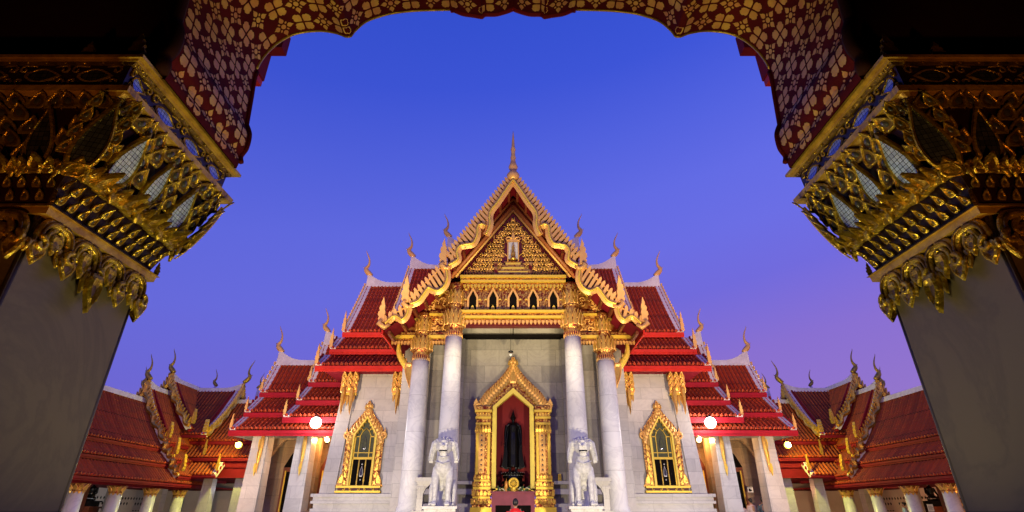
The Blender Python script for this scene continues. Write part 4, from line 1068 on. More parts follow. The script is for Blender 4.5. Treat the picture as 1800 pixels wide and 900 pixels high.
    ring(b, 2.185, 2.345, .225, .235, LACQD); ring(b, 2.345, 2.365, .25, .265, CGD); ring(b, 2.365, 2.38, .275, .28, LEDGE); ring(b, 2.38, 2.40, .31, .31, LEDGE)
    warp(b).build('abacus_moulding', sh)
    b = MB(S); ring(b, 1.385, 1.425, .055, .06, LEDGE); ring(b, 1.425, 1.445, .075, .05, LEDGE)
    warp(b).build('neck_ring', sh)
    # faces: (origin at centre, tangent, normal, half length)
    yc_ = (Y0 + Y1) / 2; xc_ = (XO + XI) / 2
    faces = [((XI, yc_), (0, 1, 0), (1, 0, 0), (Y1 - Y0) / 2), ((xc_, Y0), (1, 0, 0), (0, -1, 0), (XI - XO) / 2), ((xc_, Y1), (-1, 0, 0), (0, 1, 0), (XI - XO) / 2)]
    lf = MB(S); mr = MB(S); dr = MB(S); fr = MB(S)
    for fi, (c, ex, nn, hl) in enumerate(faces):
        ex = Vector(ex); nn = Vector(nn); c = Vector((c[0], c[1], 0))
        def at(s_, z, extra=0.):
            o = offz(z) if z < 2.1 else .24
            return c + ex * (s_ * (hl + o) / hl) + nn * (o + extra) + Vector((0, 0, z))
        tilt = (Vector((0, 0, 1)) + nn * .42).normalized(); nrm = (nn - Vector((0, 0, .42))).normalized()
        # big mirrored lozenges
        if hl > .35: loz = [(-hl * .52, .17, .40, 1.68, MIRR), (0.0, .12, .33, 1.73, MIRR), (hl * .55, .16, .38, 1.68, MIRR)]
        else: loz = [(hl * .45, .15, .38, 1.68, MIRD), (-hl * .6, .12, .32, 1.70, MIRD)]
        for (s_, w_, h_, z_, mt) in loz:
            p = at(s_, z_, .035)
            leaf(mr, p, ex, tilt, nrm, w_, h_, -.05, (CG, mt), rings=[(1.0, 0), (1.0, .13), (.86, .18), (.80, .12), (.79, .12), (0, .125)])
        # corner lens, dark mirror, set diagonally
        # feathers with eyes
        rows = ((1.70, .5), (1.78, .0), (1.86, .5), (1.94, .0), (2.02, .5))
        stp = .098
        for r, (z_, ph) in enumerate(rows):
            k = int((hl + .2) / stp) + 1
            for i in range(-k, k + 1):
                s_ = (i + ph) * stp
                se = s_ * hl / (hl + offz(z_))
                if abs(s_) > hl + offz(z_) - .02: continue
                if any(abs(se - L[0]) < L[1] * .42 and z_ + .05 < L[3] + L[2] * .95 for L in loz): continue
                p = at(se, z_, .012 + .012 * (r % 2))
                d = -1 if any(0 < se - L[0] < .16 for L in loz) else (1 if any(0 < L[0] - se < .16 for L in loz) else 0)
                leaf(lf, p, ex, (tilt + ex * .25 * d).normalized(), nrm, .104, .135, .2, (CG, CGD), rings=[(1, 0), (.98, .16), (.82, .20), (.66, .08), (0, .06)], cab=.20)
        for i in range(int((hl + .2) / .07) + 1):   # small tongues hanging under the abacus
            for s2 in (-1, 1):
                s_ = s2 * (i + .5) * .072
                if abs(s_) > hl + .23: continue
                se = s_ * hl / (hl + .24)
                leaf(lf, at(se, 2.1, .015) + Vector((0, 0, .0)), ex, (-tilt + ex * .3), nrm, .06, .085, .1, (CG, CGD), cab=.16)
        # heavy curled acanthus row
        k = 4 if hl > .35 else 3
        for i in range(k):
            s_ = (-1 + (2 * i + 1) / k) * (hl + .05)
            se = s_ * hl / (hl + .1)
            p = at(se, 1.62, .02)
            for dx_, w_, h_ in ((0, .085, .17), (-.055, .065, .14), (.055, .065, .14), (-.10, .05, .10), (.10, .05, .10)):
                leaf(lf, p + ex * dx_ + nn * (.02 - abs(dx_) * .2), ex, (tilt + nn * .45 + ex * dx_ * 4).normalized(), (nn - Vector((0, 0, .6))).normalized(), w_, h_, .35, (CG, CGD), rings=[(1, 0), (.95, .25), (.7, .5), (.45, .3), (0, .3)])
            for s2 in (-1, 1):
                curl(lf, p + ex * (s2 * .075) + nn * .06 + Vector((0, 0, .03)), ex * s2, Vector((0, 0, 1)), nn, .05, -.6, 1, CG, .34, .9, 6, 10, .8)
            leaf(lf, p + nn * .03 + ex * .0, ex, (nn * .5 + Vector((0, 0, .7))).normalized(), (nn * .7 - Vector((0, 0, .6))).normalized(), .10, .11, -.2, (CG, CG), rings=[(1, 0), (.9, .3), (.5, .5), (0, .5)])
        # two rows of small drops
        for z_, ph in ((1.47, 0), (1.545, .5)):
            kk = int((hl + .1) / .075)
            for i in range(-kk - 1, kk + 2):
                s_ = (i + ph) * .078
                if abs(s_) > hl + offz(z_): continue
                leaf(dr, at(s_ * hl / (hl + offz(z_)), z_, .008), ex, tilt, nrm, .042, .075, .35, (CG, CGD), rings=[(1, 0), (1, .3), (.7, .4), (.5, .2), (0, .2)], cab=.24)
        # frieze of the abacus: mirror lozenges between scrolls
        kf = 4 if hl > .35 else 3
        for i in range(kf):
            s_ = (-1 + (2 * i + 1) / kf) * (hl + .2); se = s_ * hl / (hl + .24)
            p = c + ex * s_ + nn * .232 + Vector((0, 0, 2.265))
            leaf(fr, p - ex * .10, Vector((0, 0, 1)), ex, nn, .12, .21, 0, (CG, MIRR if hl > .35 else MIRD), rings=[(1, 0), (1, .08), (.84, .12), (.8, .06), (0, .06)], outline=leaf_outline(8, 0, 1.))
            for s2 in (-1, 1):
                for s3 in (-1, 1):
                    curl(fr, p + ex * (s2 * .115) + Vector((0, 0, s3 * .045)), ex * s2, Vector((0, 0, s3)), nn, .035, 2.2, -1, CG, .26, 1.0, 5, 9, 1.2)
        for i in range(14 if hl > .35 else 9):      # tiny bead row
            n_ = 14 if hl > .35 else 9; s_ = (-1 + (2 * i + 1) / n_) * (hl + .24)
            fr.ball(c + ex * s_ + nn * .262 + Vector((0, 0, 2.355)), .008, CG, 6)
    # corner pieces
    for (cx, cy, dv) in ((XI, Y0, (1, -1, 0)), (XI, Y1, (1, 1, 0))):
        dv = Vector(dv).normalized(); tx = Vector((-dv.y, dv.x, 0))
        p = Vector((cx, cy, 1.66)) + dv * (.12 * 1.2)
        tl = (Vector((0, 0, 1)) + dv * .50).normalized(); nm = (dv - Vector((0, 0, .5))).normalized()
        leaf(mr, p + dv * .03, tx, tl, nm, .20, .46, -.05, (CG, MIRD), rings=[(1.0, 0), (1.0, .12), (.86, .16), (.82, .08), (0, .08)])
        leaf(lf, p + dv * .02 - Vector((0, 0, .06)), tx, (dv * .5 + Vector((0, 0, .6))).normalized(), (dv * .6 - Vector((0, 0, .6))).normalized(), .14, .13, -.2, (CG, CG))
        flame(lf, p + dv * .03 - Vector((0, 0, .03)), dv, (0, 0, 1), tx, .16, .10, .03, CG)
        flame(lf, Vector((cx, cy, 1.43)) + dv * .07, dv, (0, 0, 1), tx, .10, .07, .02, CGD)
        for s2 in (-1, 1):
            for k in range(4): leaf(lf, p + tx * (s2 * .12) + tl * (.07 + .105 * k) + dv * (.015), tx, tl, nm, .075, .11, .2, (CG, CGD), rings=[(1, 0), (.98, .16), (.8, .2), (.64, .08), (0, .06)], cab=.2)
    flame(lf, (XI + .2, Y0 - .2, 2.40), (1, 0, 0), (0, 0, 1), (0, 1, 0), .22, .2, .05, CGD)
    flame(lf, (XI - .05, Y0 - .22, 2.40), (-1, 0, 0), (0, 0, 1), (0, 1, 0), .14, .16, .05, CGD)
    warp(lf).build('capital_leaf', sh); warp(mr).build('mirror_panel', sh); warp(dr).build('capital_drop', sh); warp(fr).build('abacus_frieze', sh)
    # hanging scroll fringe over the top of the shaft
    g = MB(S)
    for fi, (c, ex, nn, hl) in enumerate(faces):
        ex = Vector(ex); nn = Vector(nn); c = Vector((c[0], c[1], 0)) + nn * .035; Z = Vector((0, 0, 1))
        nU = 4 if hl > .35 else 2
        for i in range(nU):
            s_ = (-1 + (2 * i + 1) / nU) * hl; hw = hl / nU; big = 1 if i % 2 else 0
            o = c + ex * s_
            for s2 in (-1, 1):
                # broad C-scroll: springs from the ring, loops outward and back to a spiral eye
                path = [(0, 1.375), (s2 * hw * .30, 1.372), (s2 * hw * .66, 1.355), (s2 * hw * .90, 1.305), (s2 * hw * .92, 1.24), (s2 * hw * .74, 1.195), (s2 * hw * .55, 1.205), (s2 * hw * .50, 1.24), (s2 * hw * .60, 1.262)]
                pts = catmull([o + ex * a + Z * zz for a, zz in path], 3); n = len(pts)
                rr = [.030 - .016 * (k / n) for k in range(n)]
                g.tube(pts, rr, CG, 8, .7, nn)
                g.tube([q + nn * .020 for q in pts[1:-4]], [.009] * (n - 5), CGD, 5)
                # second inner curl
                path = [(s2 * hw * .10, 1.35), (s2 * hw * .28, 1.33), (s2 * hw * .42, 1.29), (s2 * hw * .34, 1.25), (s2 * hw * .20, 1.262), (s2 * hw * .24, 1.285)]
                pts = catmull([o + ex * a + Z * zz for a, zz in path], 3); n = len(pts)
                g.tube(pts, [.019 - .010 * (k / n) for k in range(n)], CG, 6, .7, nn)
            leaf(g, o + Z * 1.32, ex, -Z, nn, .075, .16 if big else .12, .05, (CG, CGD), rings=[(1, 0), (.95, .22), (.7, .32), (.3, .2), (0, .2)])
        for i in range(nU + 1):
            s_ = (-1 + 2 * i / nU) * hl; longp = i == nU // 2
            o = c + ex * (s_ * .98) + Z * 1.235
            L = .24 if longp else .13
            for q_, (dx, w_, l_) in enumerate(((0, .10, L), (-.035, .06, L * .62), (.035, .06, L * .62))):
                leaf(g, o + ex * dx + nn * (.012 if q_ == 0 else 0), ex, (-Z + ex * dx * 6).normalized(), nn, w_, l_, .06, (CG, CGD), rings=[(1, 0), (.95, .2), (.7, .3), (.35, .16), (0, .16)])
            curl(g, o + ex * .0 - Z * .01 + nn * .02, ex, Z, nn, .04, 1.5, 1 if i % 2 else -1, CG, .4, .9, 6, 10, .3)
    g.build('scroll_fringe', sh)
    # masonry pier behind the pillar and side walls of the entrance hall
    b = MB(S)
    b.box(-6.2, XO + .02, Y0 + .04, Y1 - .04, GZ, 2.3, CEIL)
    b.build('pier', GA)
    # eave boards of the gateway roof on the court side
    b = MB(S)
    b.box(-2.60, -2.42, 3.9, 4.02, 4.36, 4.62, REDD); b.box(-2.70, -2.58, 3.88, 4.02, 4.00, 4.60, REDD); b.box(-2.69, -2.59, 3.89, 4.01, 3.92, 3.99, REDP)
    b.build('eave_board', GA)

# entrance hall around the camera
b = MB()
b.box(-6.2, 6.2, -4.2, 3.4, 5.4, 5.5, CEIL); b.box(-6.3, -6.2, -4.2, 3.2, GZ, 5.4, CEIL); b.box(6.2, 6.3, -4.2, 3.2, GZ, 5.4, CEIL); b.box(-6.2, 6.2, -4.3, -4.2, GZ, 5.4, CEIL)
b.build('hall_shell', GA)
b = MB(); b.box(-6.2, 6.2, -4.2, 3.6, GZ, GZ + .02, WOODR); b.build('hall_floor', GA)
# ------------------------------------------------ sculpture and figures (fused by voxel remesh into one continuous body)
def fuse(mb, name, parent, vox, mat, smooth=3, subdiv=False, **tags):
    o = mb.build(name, parent, **tags)
    m = o.modifiers.new('fuse', 'REMESH'); m.mode = 'VOXEL'; m.voxel_size = vox; m.use_smooth_shade = True
    s = o.modifiers.new('soft', 'SMOOTH'); s.iterations = smooth; s.factor = .5
    dg = bpy.context.evaluated_depsgraph_get(); me = bpy.data.meshes.new_from_object(o.evaluated_get(dg))
    o.modifiers.clear(); old = o.data; o.data = me; bpy.data.meshes.remove(old)
    me.materials.clear(); me.materials.append(mat)
    for p in me.polygons: p.material_index = 0; p.use_smooth = True
    return o
def lion(sx):
    cx, cy, z0 = sx * 2.35, 18.95, .17
    L = thing('lion_statue', 'white marble lion guarding the %s of the steps, on a moulded pedestal' % ('left side' if sx < 0 else 'right side'), 'statue', (cx, cy, GZ), 'marble guardian lions')
    b = MB(Matrix.Translation((cx, cy, z0)))
    for s in (-1, 1):
        b.tube([(s * .22, -.30, .02), (s * .22, -.29, .12), (s * .215, -.27, .5), (s * .24, -.22, .85), (s * .20, -.10, 1.15)], [.11, .085, .095, .13, .15], MSTAT, 12)
        b.tube([(s * .22, -.26, .06), (s * .22, -.46, .05)], [.11, .09], MSTAT, 10)
        for k in (-1, 0, 1): b.ball((s * .22 + k * .06, -.50, .05), .045, MSTAT, 8)
        b.tube([(s * .28, .15, .75), (s * .35, .05, .52), (s * .37, -.02, .22), (s * .37, -.05, .04)], [.15, .12, .075, .07], MSTAT, 10)
        b.tube([(s * .37, .0, .05), (s * .37, -.22, .05)], [.075, .065], MSTAT, 8)
        # mane lappets
        b.tube([(s * .20, -.10, 2.02), (s * .34, -.08, 1.92), (s * .40, -.08, 1.65), (s * .44, -.10, 1.42)], [.12, .13, .11, .09], MSTAT, 8)
        b.tube([(s * .36, -.10, 1.36), (s * .50, -.12, 1.37)], [.07, .06], MSTAT, 6)
        b.ball((s * .12, -.43, 1.93), .055, MSTAT, 8)
    b.tube([(0, .25, .55), (0, .12, .85), (0, -.08, 1.12), (0, -.12, 1.35), (0, -.12, 1.55)], [.28, .27, .30, .26, .21], MSTAT, 16)
    b.ball((0, -.18, 1.20), .28, MSTAT, 14, 1.05, .8, 1.1)
    b.ball((0, -.16, 1.84), .27, MSTAT, 16, 1.05, 1.05, 1.0)
    b.tube([(0, -.2, 1.80), (0, -.46, 1.76)], [.19, .15], MSTAT, 12); b.tube([(0, -.2, 1.60), (0, -.40, 1.58)], [.16, .12], MSTAT, 12)
    b.ball((0, -.55, 1.83), .05, MSTAT, 8)
    b.ball((0, .04, 1.93), .33, MSTAT, 16, 1.12, .8, .78)
    b.tube([(-.16, -.36, 1.98), (0, -.40, 2.01), (.16, -.36, 1.98)], [.05, .04, .05], MSTAT, 8)
    b.tube([(.0, .45, .2), (.05, .55, .7), (0, .5, 1.2)], [.09, .07, .09], MSTAT, 8)
    b.ball((0, -.05, .55), .09, MSTAT, 8)
    body = fuse(b, 'lion_body', L, .022, MSTAT, 2)
    g = MB(Matrix.Translation((cx, cy, z0)))
    g.box(-.13, .13, -.47, -.30, 1.66, 1.695, DARK)
    for s in (-1, 1): g.ball((s * .12, -.478, 1.935), .013, DARK, 6)
    g.build('mouth', body)
    g = MB(Matrix.Translation((cx, cy, z0)))     # carved curls of the mane
    for s in (-1, 1):
        for k in range(9):
            curl(g, (s * (.30 + .02 * k), -.19, 2.0 - k * .075), (s, 0, 0), (0, 0, 1), (0, -1, 0), .045, 1., -1, MSTAT, .35, .9, 5, 8, .3)
    for k in range(7):
        a = math.pi * (k + .5) / 7; curl(g, (math.cos(a) * .24, -.34, 1.90 + math.sin(a) * .18), (1, 0, 0), (0, 0, 1), (0, -1, 0), .045, a, 1, MSTAT, .35, .9, 5, 8, .3)
    g.tube([(-.2, -.36, 1.52), (0, -.44, 1.46), (.2, -.36, 1.52)], .022, MSTAT, 6); g.tube([(-.27, -.34, 1.36), (0, -.46, 1.26), (.27, -.34, 1.36)], .02, MSTAT, 6)
    g.build('mane', body)
    p = MB(Matrix.Translation((cx, cy, 0)))
    for z0_, z1_, hw in ((.08, .17, .56), (.0, .08, .50), (-.1, .0, .44), (-.75, -.1, .42), (-.9, -.75, .52), (-1.4, -.9, .6)):
        p.box(-hw, hw, -hw, hw + .2, z0_, z1_ - .003, MSTAT)
    p.build('pedestal', L)
for sx in (-1, 1): lion(sx)

# marble bench-like balustrades beside the lions
for sx in (-1, 1):
    S = side(sx)
    B = thing('balustrade', 'white marble balustrade with arched opening beside the %s lion' % ('left' if sx < 0 else 'right'), 'balustrade', (sx * 3.1, 19.8, -.12), 'marble balustrades')
    b = MB(S); b.box(-3.42, -2.55, 19.62, 20.0, .95, 1.08, MBASE); b.box(-3.36, -2.6, 19.66, 19.96, .88, .95, MBASE); b.build('rail', B)
    for x in (-3.22, -2.55):
        b = MB(S)
        b.box(x - .10, x + .10, 19.70, 19.92, -.05, .88, MBASE); b.box(x - .14, x + .14, 19.67, 19.95, .72, .80, MBASE); b.build('post', B)
    b = MB(S)
    b.prism([(-3.12, .88), (-3.12, .55), (-3.05, .72), (-2.93, .84), (-2.83, .88)], (0, 19.72, 0), (1, 0, 0), (0, 0, 1), (0, 1, 0), .18, MBASE)
    b.prism([(-2.65, .88), (-2.65, .55), (-2.72, .72), (-2.80, .84), (-2.86, .88)], (0, 19.72, 0), (1, 0, 0), (0, 0, 1), (0, 1, 0), .18, MBASE)
    b.box(-3.45, -2.45, 19.6, 20.0, -.12, .04, MBASE)
    b.build('arch_spandrel', B)

def standing(b, h, robe=0.):
    """neutral human skeleton, standing, feet at z=0, facing -Y; head 1/7.5 of height"""
    k = h / 1.75
    for s in (-1, 1):
        b.tube([(s * .09 * k, .01, .06 * k), (s * .095 * k, .02, .28 * k), (s * .10 * k, 0, .48 * k), (s * .105 * k, 0, .75 * k), (s * .09 * k, 0, .92 * k)], [.045 * k, .055 * k, .055 * k, .08 * k, .09 * k], BLACK, 10)
        b.tube([(s * .095 * k, .04 * k, .035 * k), (s * .11 * k, -.14 * k, .03 * k)], [.042 * k, .035 * k], BLACK, 8)
    b.tube([(0, 0, .88 * k), (0, 0, 1.05 * k), (0, .01, 1.22 * k), (0, 0, 1.38 * k), (0, 0, 1.47 * k)], [.15 * k, .125 * k, .15 * k, .155 * k, .07 * k], BLACK, 14)
    b.tube([(-.17 * k, 0, 1.41 * k), (.17 * k, 0, 1.41 * k)], [.065 * k, .065 * k], BLACK, 10)
    b.tube([(0, 0, 1.44 * k), (0, -.01 * k, 1.54 * k)], [.055 * k, .05 * k], BLACK, 10)
    b.ball((0, -.01 * k, 1.63 * k), .10 * k, BLACK, 16, .80, .95, 1.18)
    b.ball((0, -.035 * k, 1.565 * k), .055 * k, BLACK, 10, .9, .9, .8)
    b.tube([(0, -.10 * k, 1.645 * k), (0, -.122 * k, 1.61 * k)], [.010 * k, .016 * k], BLACK, 6)
    for s in (-1, 1): b.ball((s * .083 * k, .0, 1.62 * k), .026 * k, BLACK, 8, .5, .8, 1.3)
def arm(b, s, k, pts, hand):
    b.tube([Vector(p) * k for p in pts], [.055 * k, .048 * k, .042 * k, .035 * k, .026 * k][:len(pts)], BLACK, 10)
    w_ = Vector(pts[-1]) * k; hd = Vector(hand).normalized()
    b.tube([w_, w_ + hd * .045 * k, w_ + hd * .09 * k], [.026 * k, .036 * k, .034 * k], BLACK, 8, .55)
    sd = hd.cross(Vector((0, 1, 0)));
    if sd.length < .1: sd = Vector((1, 0, 0))
    sd.normalize()
    for i, ln in enumerate((.070, .080, .075, .058)):
        o = w_ + hd * .085 * k + sd * ((i - 1.5) * .018 * k)
        b.tube([o, o + hd * ln * .5 * k + Vector((0, -.004, 0)), o + hd * ln * k + Vector((0, -.015 * k, 0))], [.0085 * k, .0085 * k, .006 * k], BLACK, 6)
    o = w_ + hd * .03 * k - sd * .03 * k; b.tube([o, o + (hd - sd * .6).normalized() * .055 * k], [.010 * k, .007 * k], BLACK, 6)

# standing Buddha image in the niche
BU = thing('buddha_statue', 'tall black standing Buddha image with flaring robe inside the red niche', 'statue', (0, 22.72, 1.3))
b = MB(Matrix.Translation((0, 22.72, 1.42)) @ Matrix.Scale(1.36, 4))
standing(b, 1.70)
for s in (-1, 1): arm(b, s, .97, [(s * .20, 0, 1.40), (s * .24, .0, 1.22), (s * .25, .0, 1.10), (s * .255, -.02, .98), (s * .26, -.03, .88)], (0, -.1, -1))
b.ball((0, 0, 1.70), .05, BLACK, 10); b.tube([(0, 0, 1.72), (0, 0, 1.80), (0, 0, 1.88)], [.035, .018, .004], BLACK, 8)
b.tube([(0, .02, .16), (0, .02, .5), (0, .01, .95), (0, .01, 1.15)], [.17, .16, .16, .14], BLACK, 16)
for s in (-1, 1):      # robe falling free of the sides and flaring at the hem
    b.prism([(s * .10, 1.30), (s * .22, 1.36), (s * .27, 1.0), (s * .28, .6), (s * .34, .24), (s * .37, .16), (s * .22, .10), (s * .06, .12)], (0, .03, 0), (1, 0, 0), (0, 0, 1), (0, 1, 0), .045, BLACK)
fuse(b, 'figure', BU, .016, BLACK, 2)
b = MB(Matrix.Translation((0, 22.72, 0)))
for (r, z0, z1) in ((.52, .78, .92), (.44, .92, 1.0), (.50, 1.0, 1.10), (.40, 1.10, 1.22), (.46, 1.22, 1.30)):
    b.lathe((0, 0, 0), [(r, z0), (r * .96, z1 - .004)], 8, BLACK, False, rot=R(22.5))
b.lathe((0, 0, 0), [(.36, 1.30), (.50, 1.37), (.48, 1.40), (.28, 1.42), (.26, 1.45)], 20, MSTAT if False else BLACK)
b.build('pedestal', BU)
g = MB(Matrix.Translation((0, 22.72, 0)))
for k in range(22):
    a = 2 * math.pi * k / 22; leaf(g, (math.cos(a) * .38, math.sin(a) * .38, 1.31), (-math.sin(a), math.cos(a), 0), (0, 0, 1), (math.cos(a), math.sin(a), 0), .10, .11, .9, (MSTAT, MSTAT), rings=[(1, 0), (.9, .2), (0, .2)])
g.build('lotus_petal', BU)

# altar with cloth, wheel of law, candles, flowers
AL = thing('altar_table', 'altar with maroon marble front and two dark recessed panels below the niche', 'altar', (0, 21.6, -.12))
b = MB(); b.box(-.80, .80, 21.3, 22.1, -.12, .64, MAROON); b.build('altar_body', AL)
for x in (-.37, .37):
    b = MB(); b.box(x - .28, x + .28, 21.27, 21.31, -.1, .22, DARK); b.build('recessed_panel', AL)
b = MB(); b.box(-.84, .84, 21.25, 22.1, .642, .69, MAROON); b.build('altar_top', AL)
WH = thing('wheel_of_law', 'gilded spoked wheel on a short stand at the centre of the altar', 'emblem', (.02, 21.5, .69))
b = MB(Matrix.Translation((.02, 21.5, 0)))
b.tube([(math.cos(a * math.pi / 14) * .165, 0, .98 + math.sin(a * math.pi / 14) * .165) for a in range(29)], .042, GOLDP, 8)
b.build('rim', WH)
b = MB(Matrix.Translation((.02, 21.5, 0)))
for k in range(12): a = k * math.pi / 6; b.tube([(0, 0, .98), (math.cos(a) * .15, 0, .98 + math.sin(a) * .15)], [.012, .017], GOLDP, 6)
b.ball((0, -.01, .98), .04, GOLDP, 10)
b.build('spoke', WH)
b = MB(Matrix.Translation((.02, 21.5, 0))); b.lathe((0, 0, 0), [(.14, .69), (.13, .72), (.10, .74), (.09, .80), (.12, .83)], 14, GOLDP); b.build('stand', WH)
CD = thing('golden_offering', 'small amber tiered gilded offering stand left of the wheel on the altar', 'offering', (-.26, 21.45, .69))
b = MB(); b.lathe((-.26, 21.45, 0), [(.09, .69), (.07, .72), (.06, .80), (.075, .82), (.06, .93), (.065, .95), (.045, 1.04), (.012, 1.06), (.01, 1.14)], 12, simple('amber', (.75, .33, .05), .35, .2)); b.build('offering_body', CD)
FLW = simple('flower_white', (.75, .72, .5), .6); LEAFG = simple('leaf_green', (.06, .12, .03), .6)
for i, (x0, x1) in enumerate(((-.62, -.12), (.18, .66))):
    g = MB(); q = random.Random(i + 4)
    for k in range(26):
        x = q.uniform(x0, x1); y = 21.42 + q.uniform(-.08, .1); z = .69 + q.uniform(.02, .13)
        g.tube([(x, y, .69), (x + q.uniform(-.05, .05), y, z)], .006, LEAFG, 4)
        if k % 3: leaf(g, (x, y, z), (1, 0, 0), (q.uniform(-.6, .6), -.3, 1), (0, -1, 0), .04, .09, .1, (LEAFG, LEAFG), rings=[(1, 0), (0, .1)])
        else: g.ball((x, y, z), .028, FLW, 7)
    o = g.build('flower_offering'); o['label'] = ('white flowers and leaves on the altar left of the wheel', 'white flowers and leaves on the altar right of the wheel')[i]; o['category'] = 'flowers'; o['group'] = 'altar flowers'

# wall box by the niche
o = MB(); o.box(1.80, 1.92, 22.44, 22.60, 1.10, 1.36, GOLDP); o.box(1.82, 1.90, 22.42, 22.44, 1.14, 1.32, GOLDD)
o = o.build('wall_lamp_box'); o['label'] = 'small yellow box fixed to the portico wall right of the niche'; o['category'] = 'wall box'
# hanging lantern
HL = thing('hanging_lamp', 'small white pendant lamp hanging above the niche tip', 'lamp', (-.10, 21.2, 6.2))
g = MB(); g.tube([(-.10, 21.2, 5.98), (-.10, 21.2, 7.5)], .008, DARK, 5); g.build('cord', HL)
g = MB(); g.lathe((-.10, 21.2, 0), [(.02, 6.06), (.10, 6.02), (.12, 5.98), (.03, 5.96)], 12, BLACK); g.build('lamp_cap', HL)
g = MB(); g.ball((-.10, 21.2, 5.88), .07, MSTAT, 10); g.build('lamp_globe', HL)

# ------------------------------------------------ people
SKIN = simple('skin', (.42, .22, .14), .5, 0, .1, 8)
HAIR = simple('hair_black', (.015, .012, .012), .5)
def person(label, loc, yaw, h, top, low, hair=True, robe=False, group=None, lean=0, sleeves=True):
    P = thing('person', label, 'person', loc, group)
    M = Matrix.Translation(loc) @ Matrix.Rotation(yaw, 4, 'Z')
    k = h / 1.75
    b = MB(M); standing(b, h)
    for s in (-1, 1): arm(b, s, k, [(s * .19, 0, 1.41), (s * .235, .01, 1.22), (s * .25, 0, 1.12), (s * .24, -.05, .98), (s * .22, -.10, .90)], (0, -.25, -1))
    body = fuse(b, 'body', P, .014, SKIN, 2)
    c = MB(M)      # shirt: elliptical loft following the torso
    def loft(secs, mat, seg=18):
        vs = []; fs = []
        for (z, rx, ry) in secs:
            for q in range(seg):
                a = 2 * math.pi * q / seg; vs.append((math.cos(a) * rx * k, (math.sin(a) * ry + .005) * k, z * k))
        for i in range(len(secs) - 1):
            for q in range(seg): fs.append((i * seg + q, i * seg + (q + 1) % seg, (i + 1) * seg + (q + 1) % seg, (i + 1) * seg + q))
        c.add(vs, fs, mat, True)
    if robe:
        loft([(.12, .22, .19), (.5, .20, .17), (.9, .20, .17), (1.15, .19, .165), (1.36, .22, .15), (1.44, .17, .12), (1.49, .08, .08)], top)
        c.tube([Vector((.20, 0, 1.40)) * k, Vector((.25, .01, 1.2)) * k, Vector((.26, 0, 1.05)) * k], [.075 * k, .07 * k, .08 * k], top, 10)
        c.tube([Vector((-.20, 0, 1.40)) * k, Vector((-.25, .01, 1.2)) * k], [.07 * k, .065 * k], top, 10)
        for q in range(7): c.tube([Vector((.12 - q * .04, -.165, 1.38 - q * .03)) * k, Vector((-.1 + q * .02, -.175, .6)) * k], .010 * k, top, 5)
    else:
        loft([(.86, .175, .135), (1.0, .165, .14), (1.2, .18, .145), (1.36, .21, .14), (1.44, .16, .11), (1.475, .075, .075)], top)
        for s in (-1, 1):
            c.tube([Vector((s * .17, 0, 1.41)) * k, Vector((s * .235, .01, 1.24)) * k, Vector((s * .245, .01, 1.14)) * k], [.07 * k, .062 * k, .06 * k], top, 10)
            c.tube([Vector((s * .10, 0, .93)) * k, Vector((s * .10, 0, .5)) * k, Vector((s * .095, .02, .09)) * k], [.10 * k, .075 * k, .068 * k], low, 10)
    c.build('robe' if robe else 'clothes', body)
    if hair:
        g = MB(M); g.ball(Vector((0, .012, 1.655)) * k, .107 * k, HAIR, 16, .82, .95, 1.08); g.build('hair', body)
    return P
RED_ROBE = simple('red_robe', (.80, .012, .010), .7, 0, .15, 8)
WSHIRT = simple('pale_shirt', (.62, .50, .50), .7); NAVY = simple('slate_blue_cloth', (.04, .07, .11), .7); BLUE = simple('light_blue_shirt', (.35, .50, .62), .7); DK = simple('dark_trousers', (.02, .02, .025), .8)
person('person with cropped hair in bright red robe before the altar, seen from behind', (.07, 17.5, GZ), R(180), 1.76, RED_ROBE, RED_ROBE, hair=True, robe=True)
person('person in a pale pink shirt behind the first marble porch pillar right of the hall', (10.05, 25.4, -1.05), R(150), 1.45, WSHIRT, DK, group='visitors in the right porch')
person('person in a white shirt standing beside the dark blue one in the right porch', (10.62, 25.7, -1.05), R(200), 1.60, WSHIRT, DK, group='visitors in the right porch')
person('person in slate blue clothes against the second porch pillar on the right', (10.98, 25.3, -1.05), R(170), 1.62, NAVY, NAVY, group='visitors in the right porch')
person('person in a light blue shirt walking between columns of the right gallery', (20.95, 30.9, -1.15), R(-120), 1.62, BLUE, DK)

# dark seated images and furniture seen between the gallery columns
def seated(x, y, z, s_, label):
    Q = thing('seated_image', label, 'statue', (x, y, z), 'dark images in the galleries')
    b = MB(Matrix.Translation((x, y, z)) @ Matrix.Scale(s_, 4))
    b.box(-.42, .42, -.42, .42, -2.0, -.62, WOODR); b.box(-.50, .50, -.50, .50, -.62, -.52, WOODR); b.box(-.38, .38, -.38, .38, -.52, -.30, BLACK); b.box(-.46, .46, -.46, .46, -.30, -.22, BLACK)
    b.build('pedestal', Q)
    b = MB(Matrix.Translation((x, y, z)) @ Matrix.Scale(s_, 4))
    b.tube([(-.38, -.05, -.12), (0, -.18, -.10), (.38, -.05, -.12)], [.10, .13, .10], BLACK, 10); b.tube([(0, .05, -.15), (0, .05, .15), (0, .03, .45), (0, .02, .55)], [.24, .17, .21, .07], BLACK, 12)
    b.ball((0, 0, .70), .12, BLACK, 12, .85, .95, 1.15); b.tube([(0, 0, .80), (0, 0, .97)], [.05, .008], BLACK, 8)
    for s in (-1, 1): b.tube([(s * .22, .05, .47), (s * .30, .0, .2), (s * .24, -.2, .0)], [.07, .06, .05], BLACK, 8)
    fuse(b, 'figure', Q, .025, BLACK, 2)
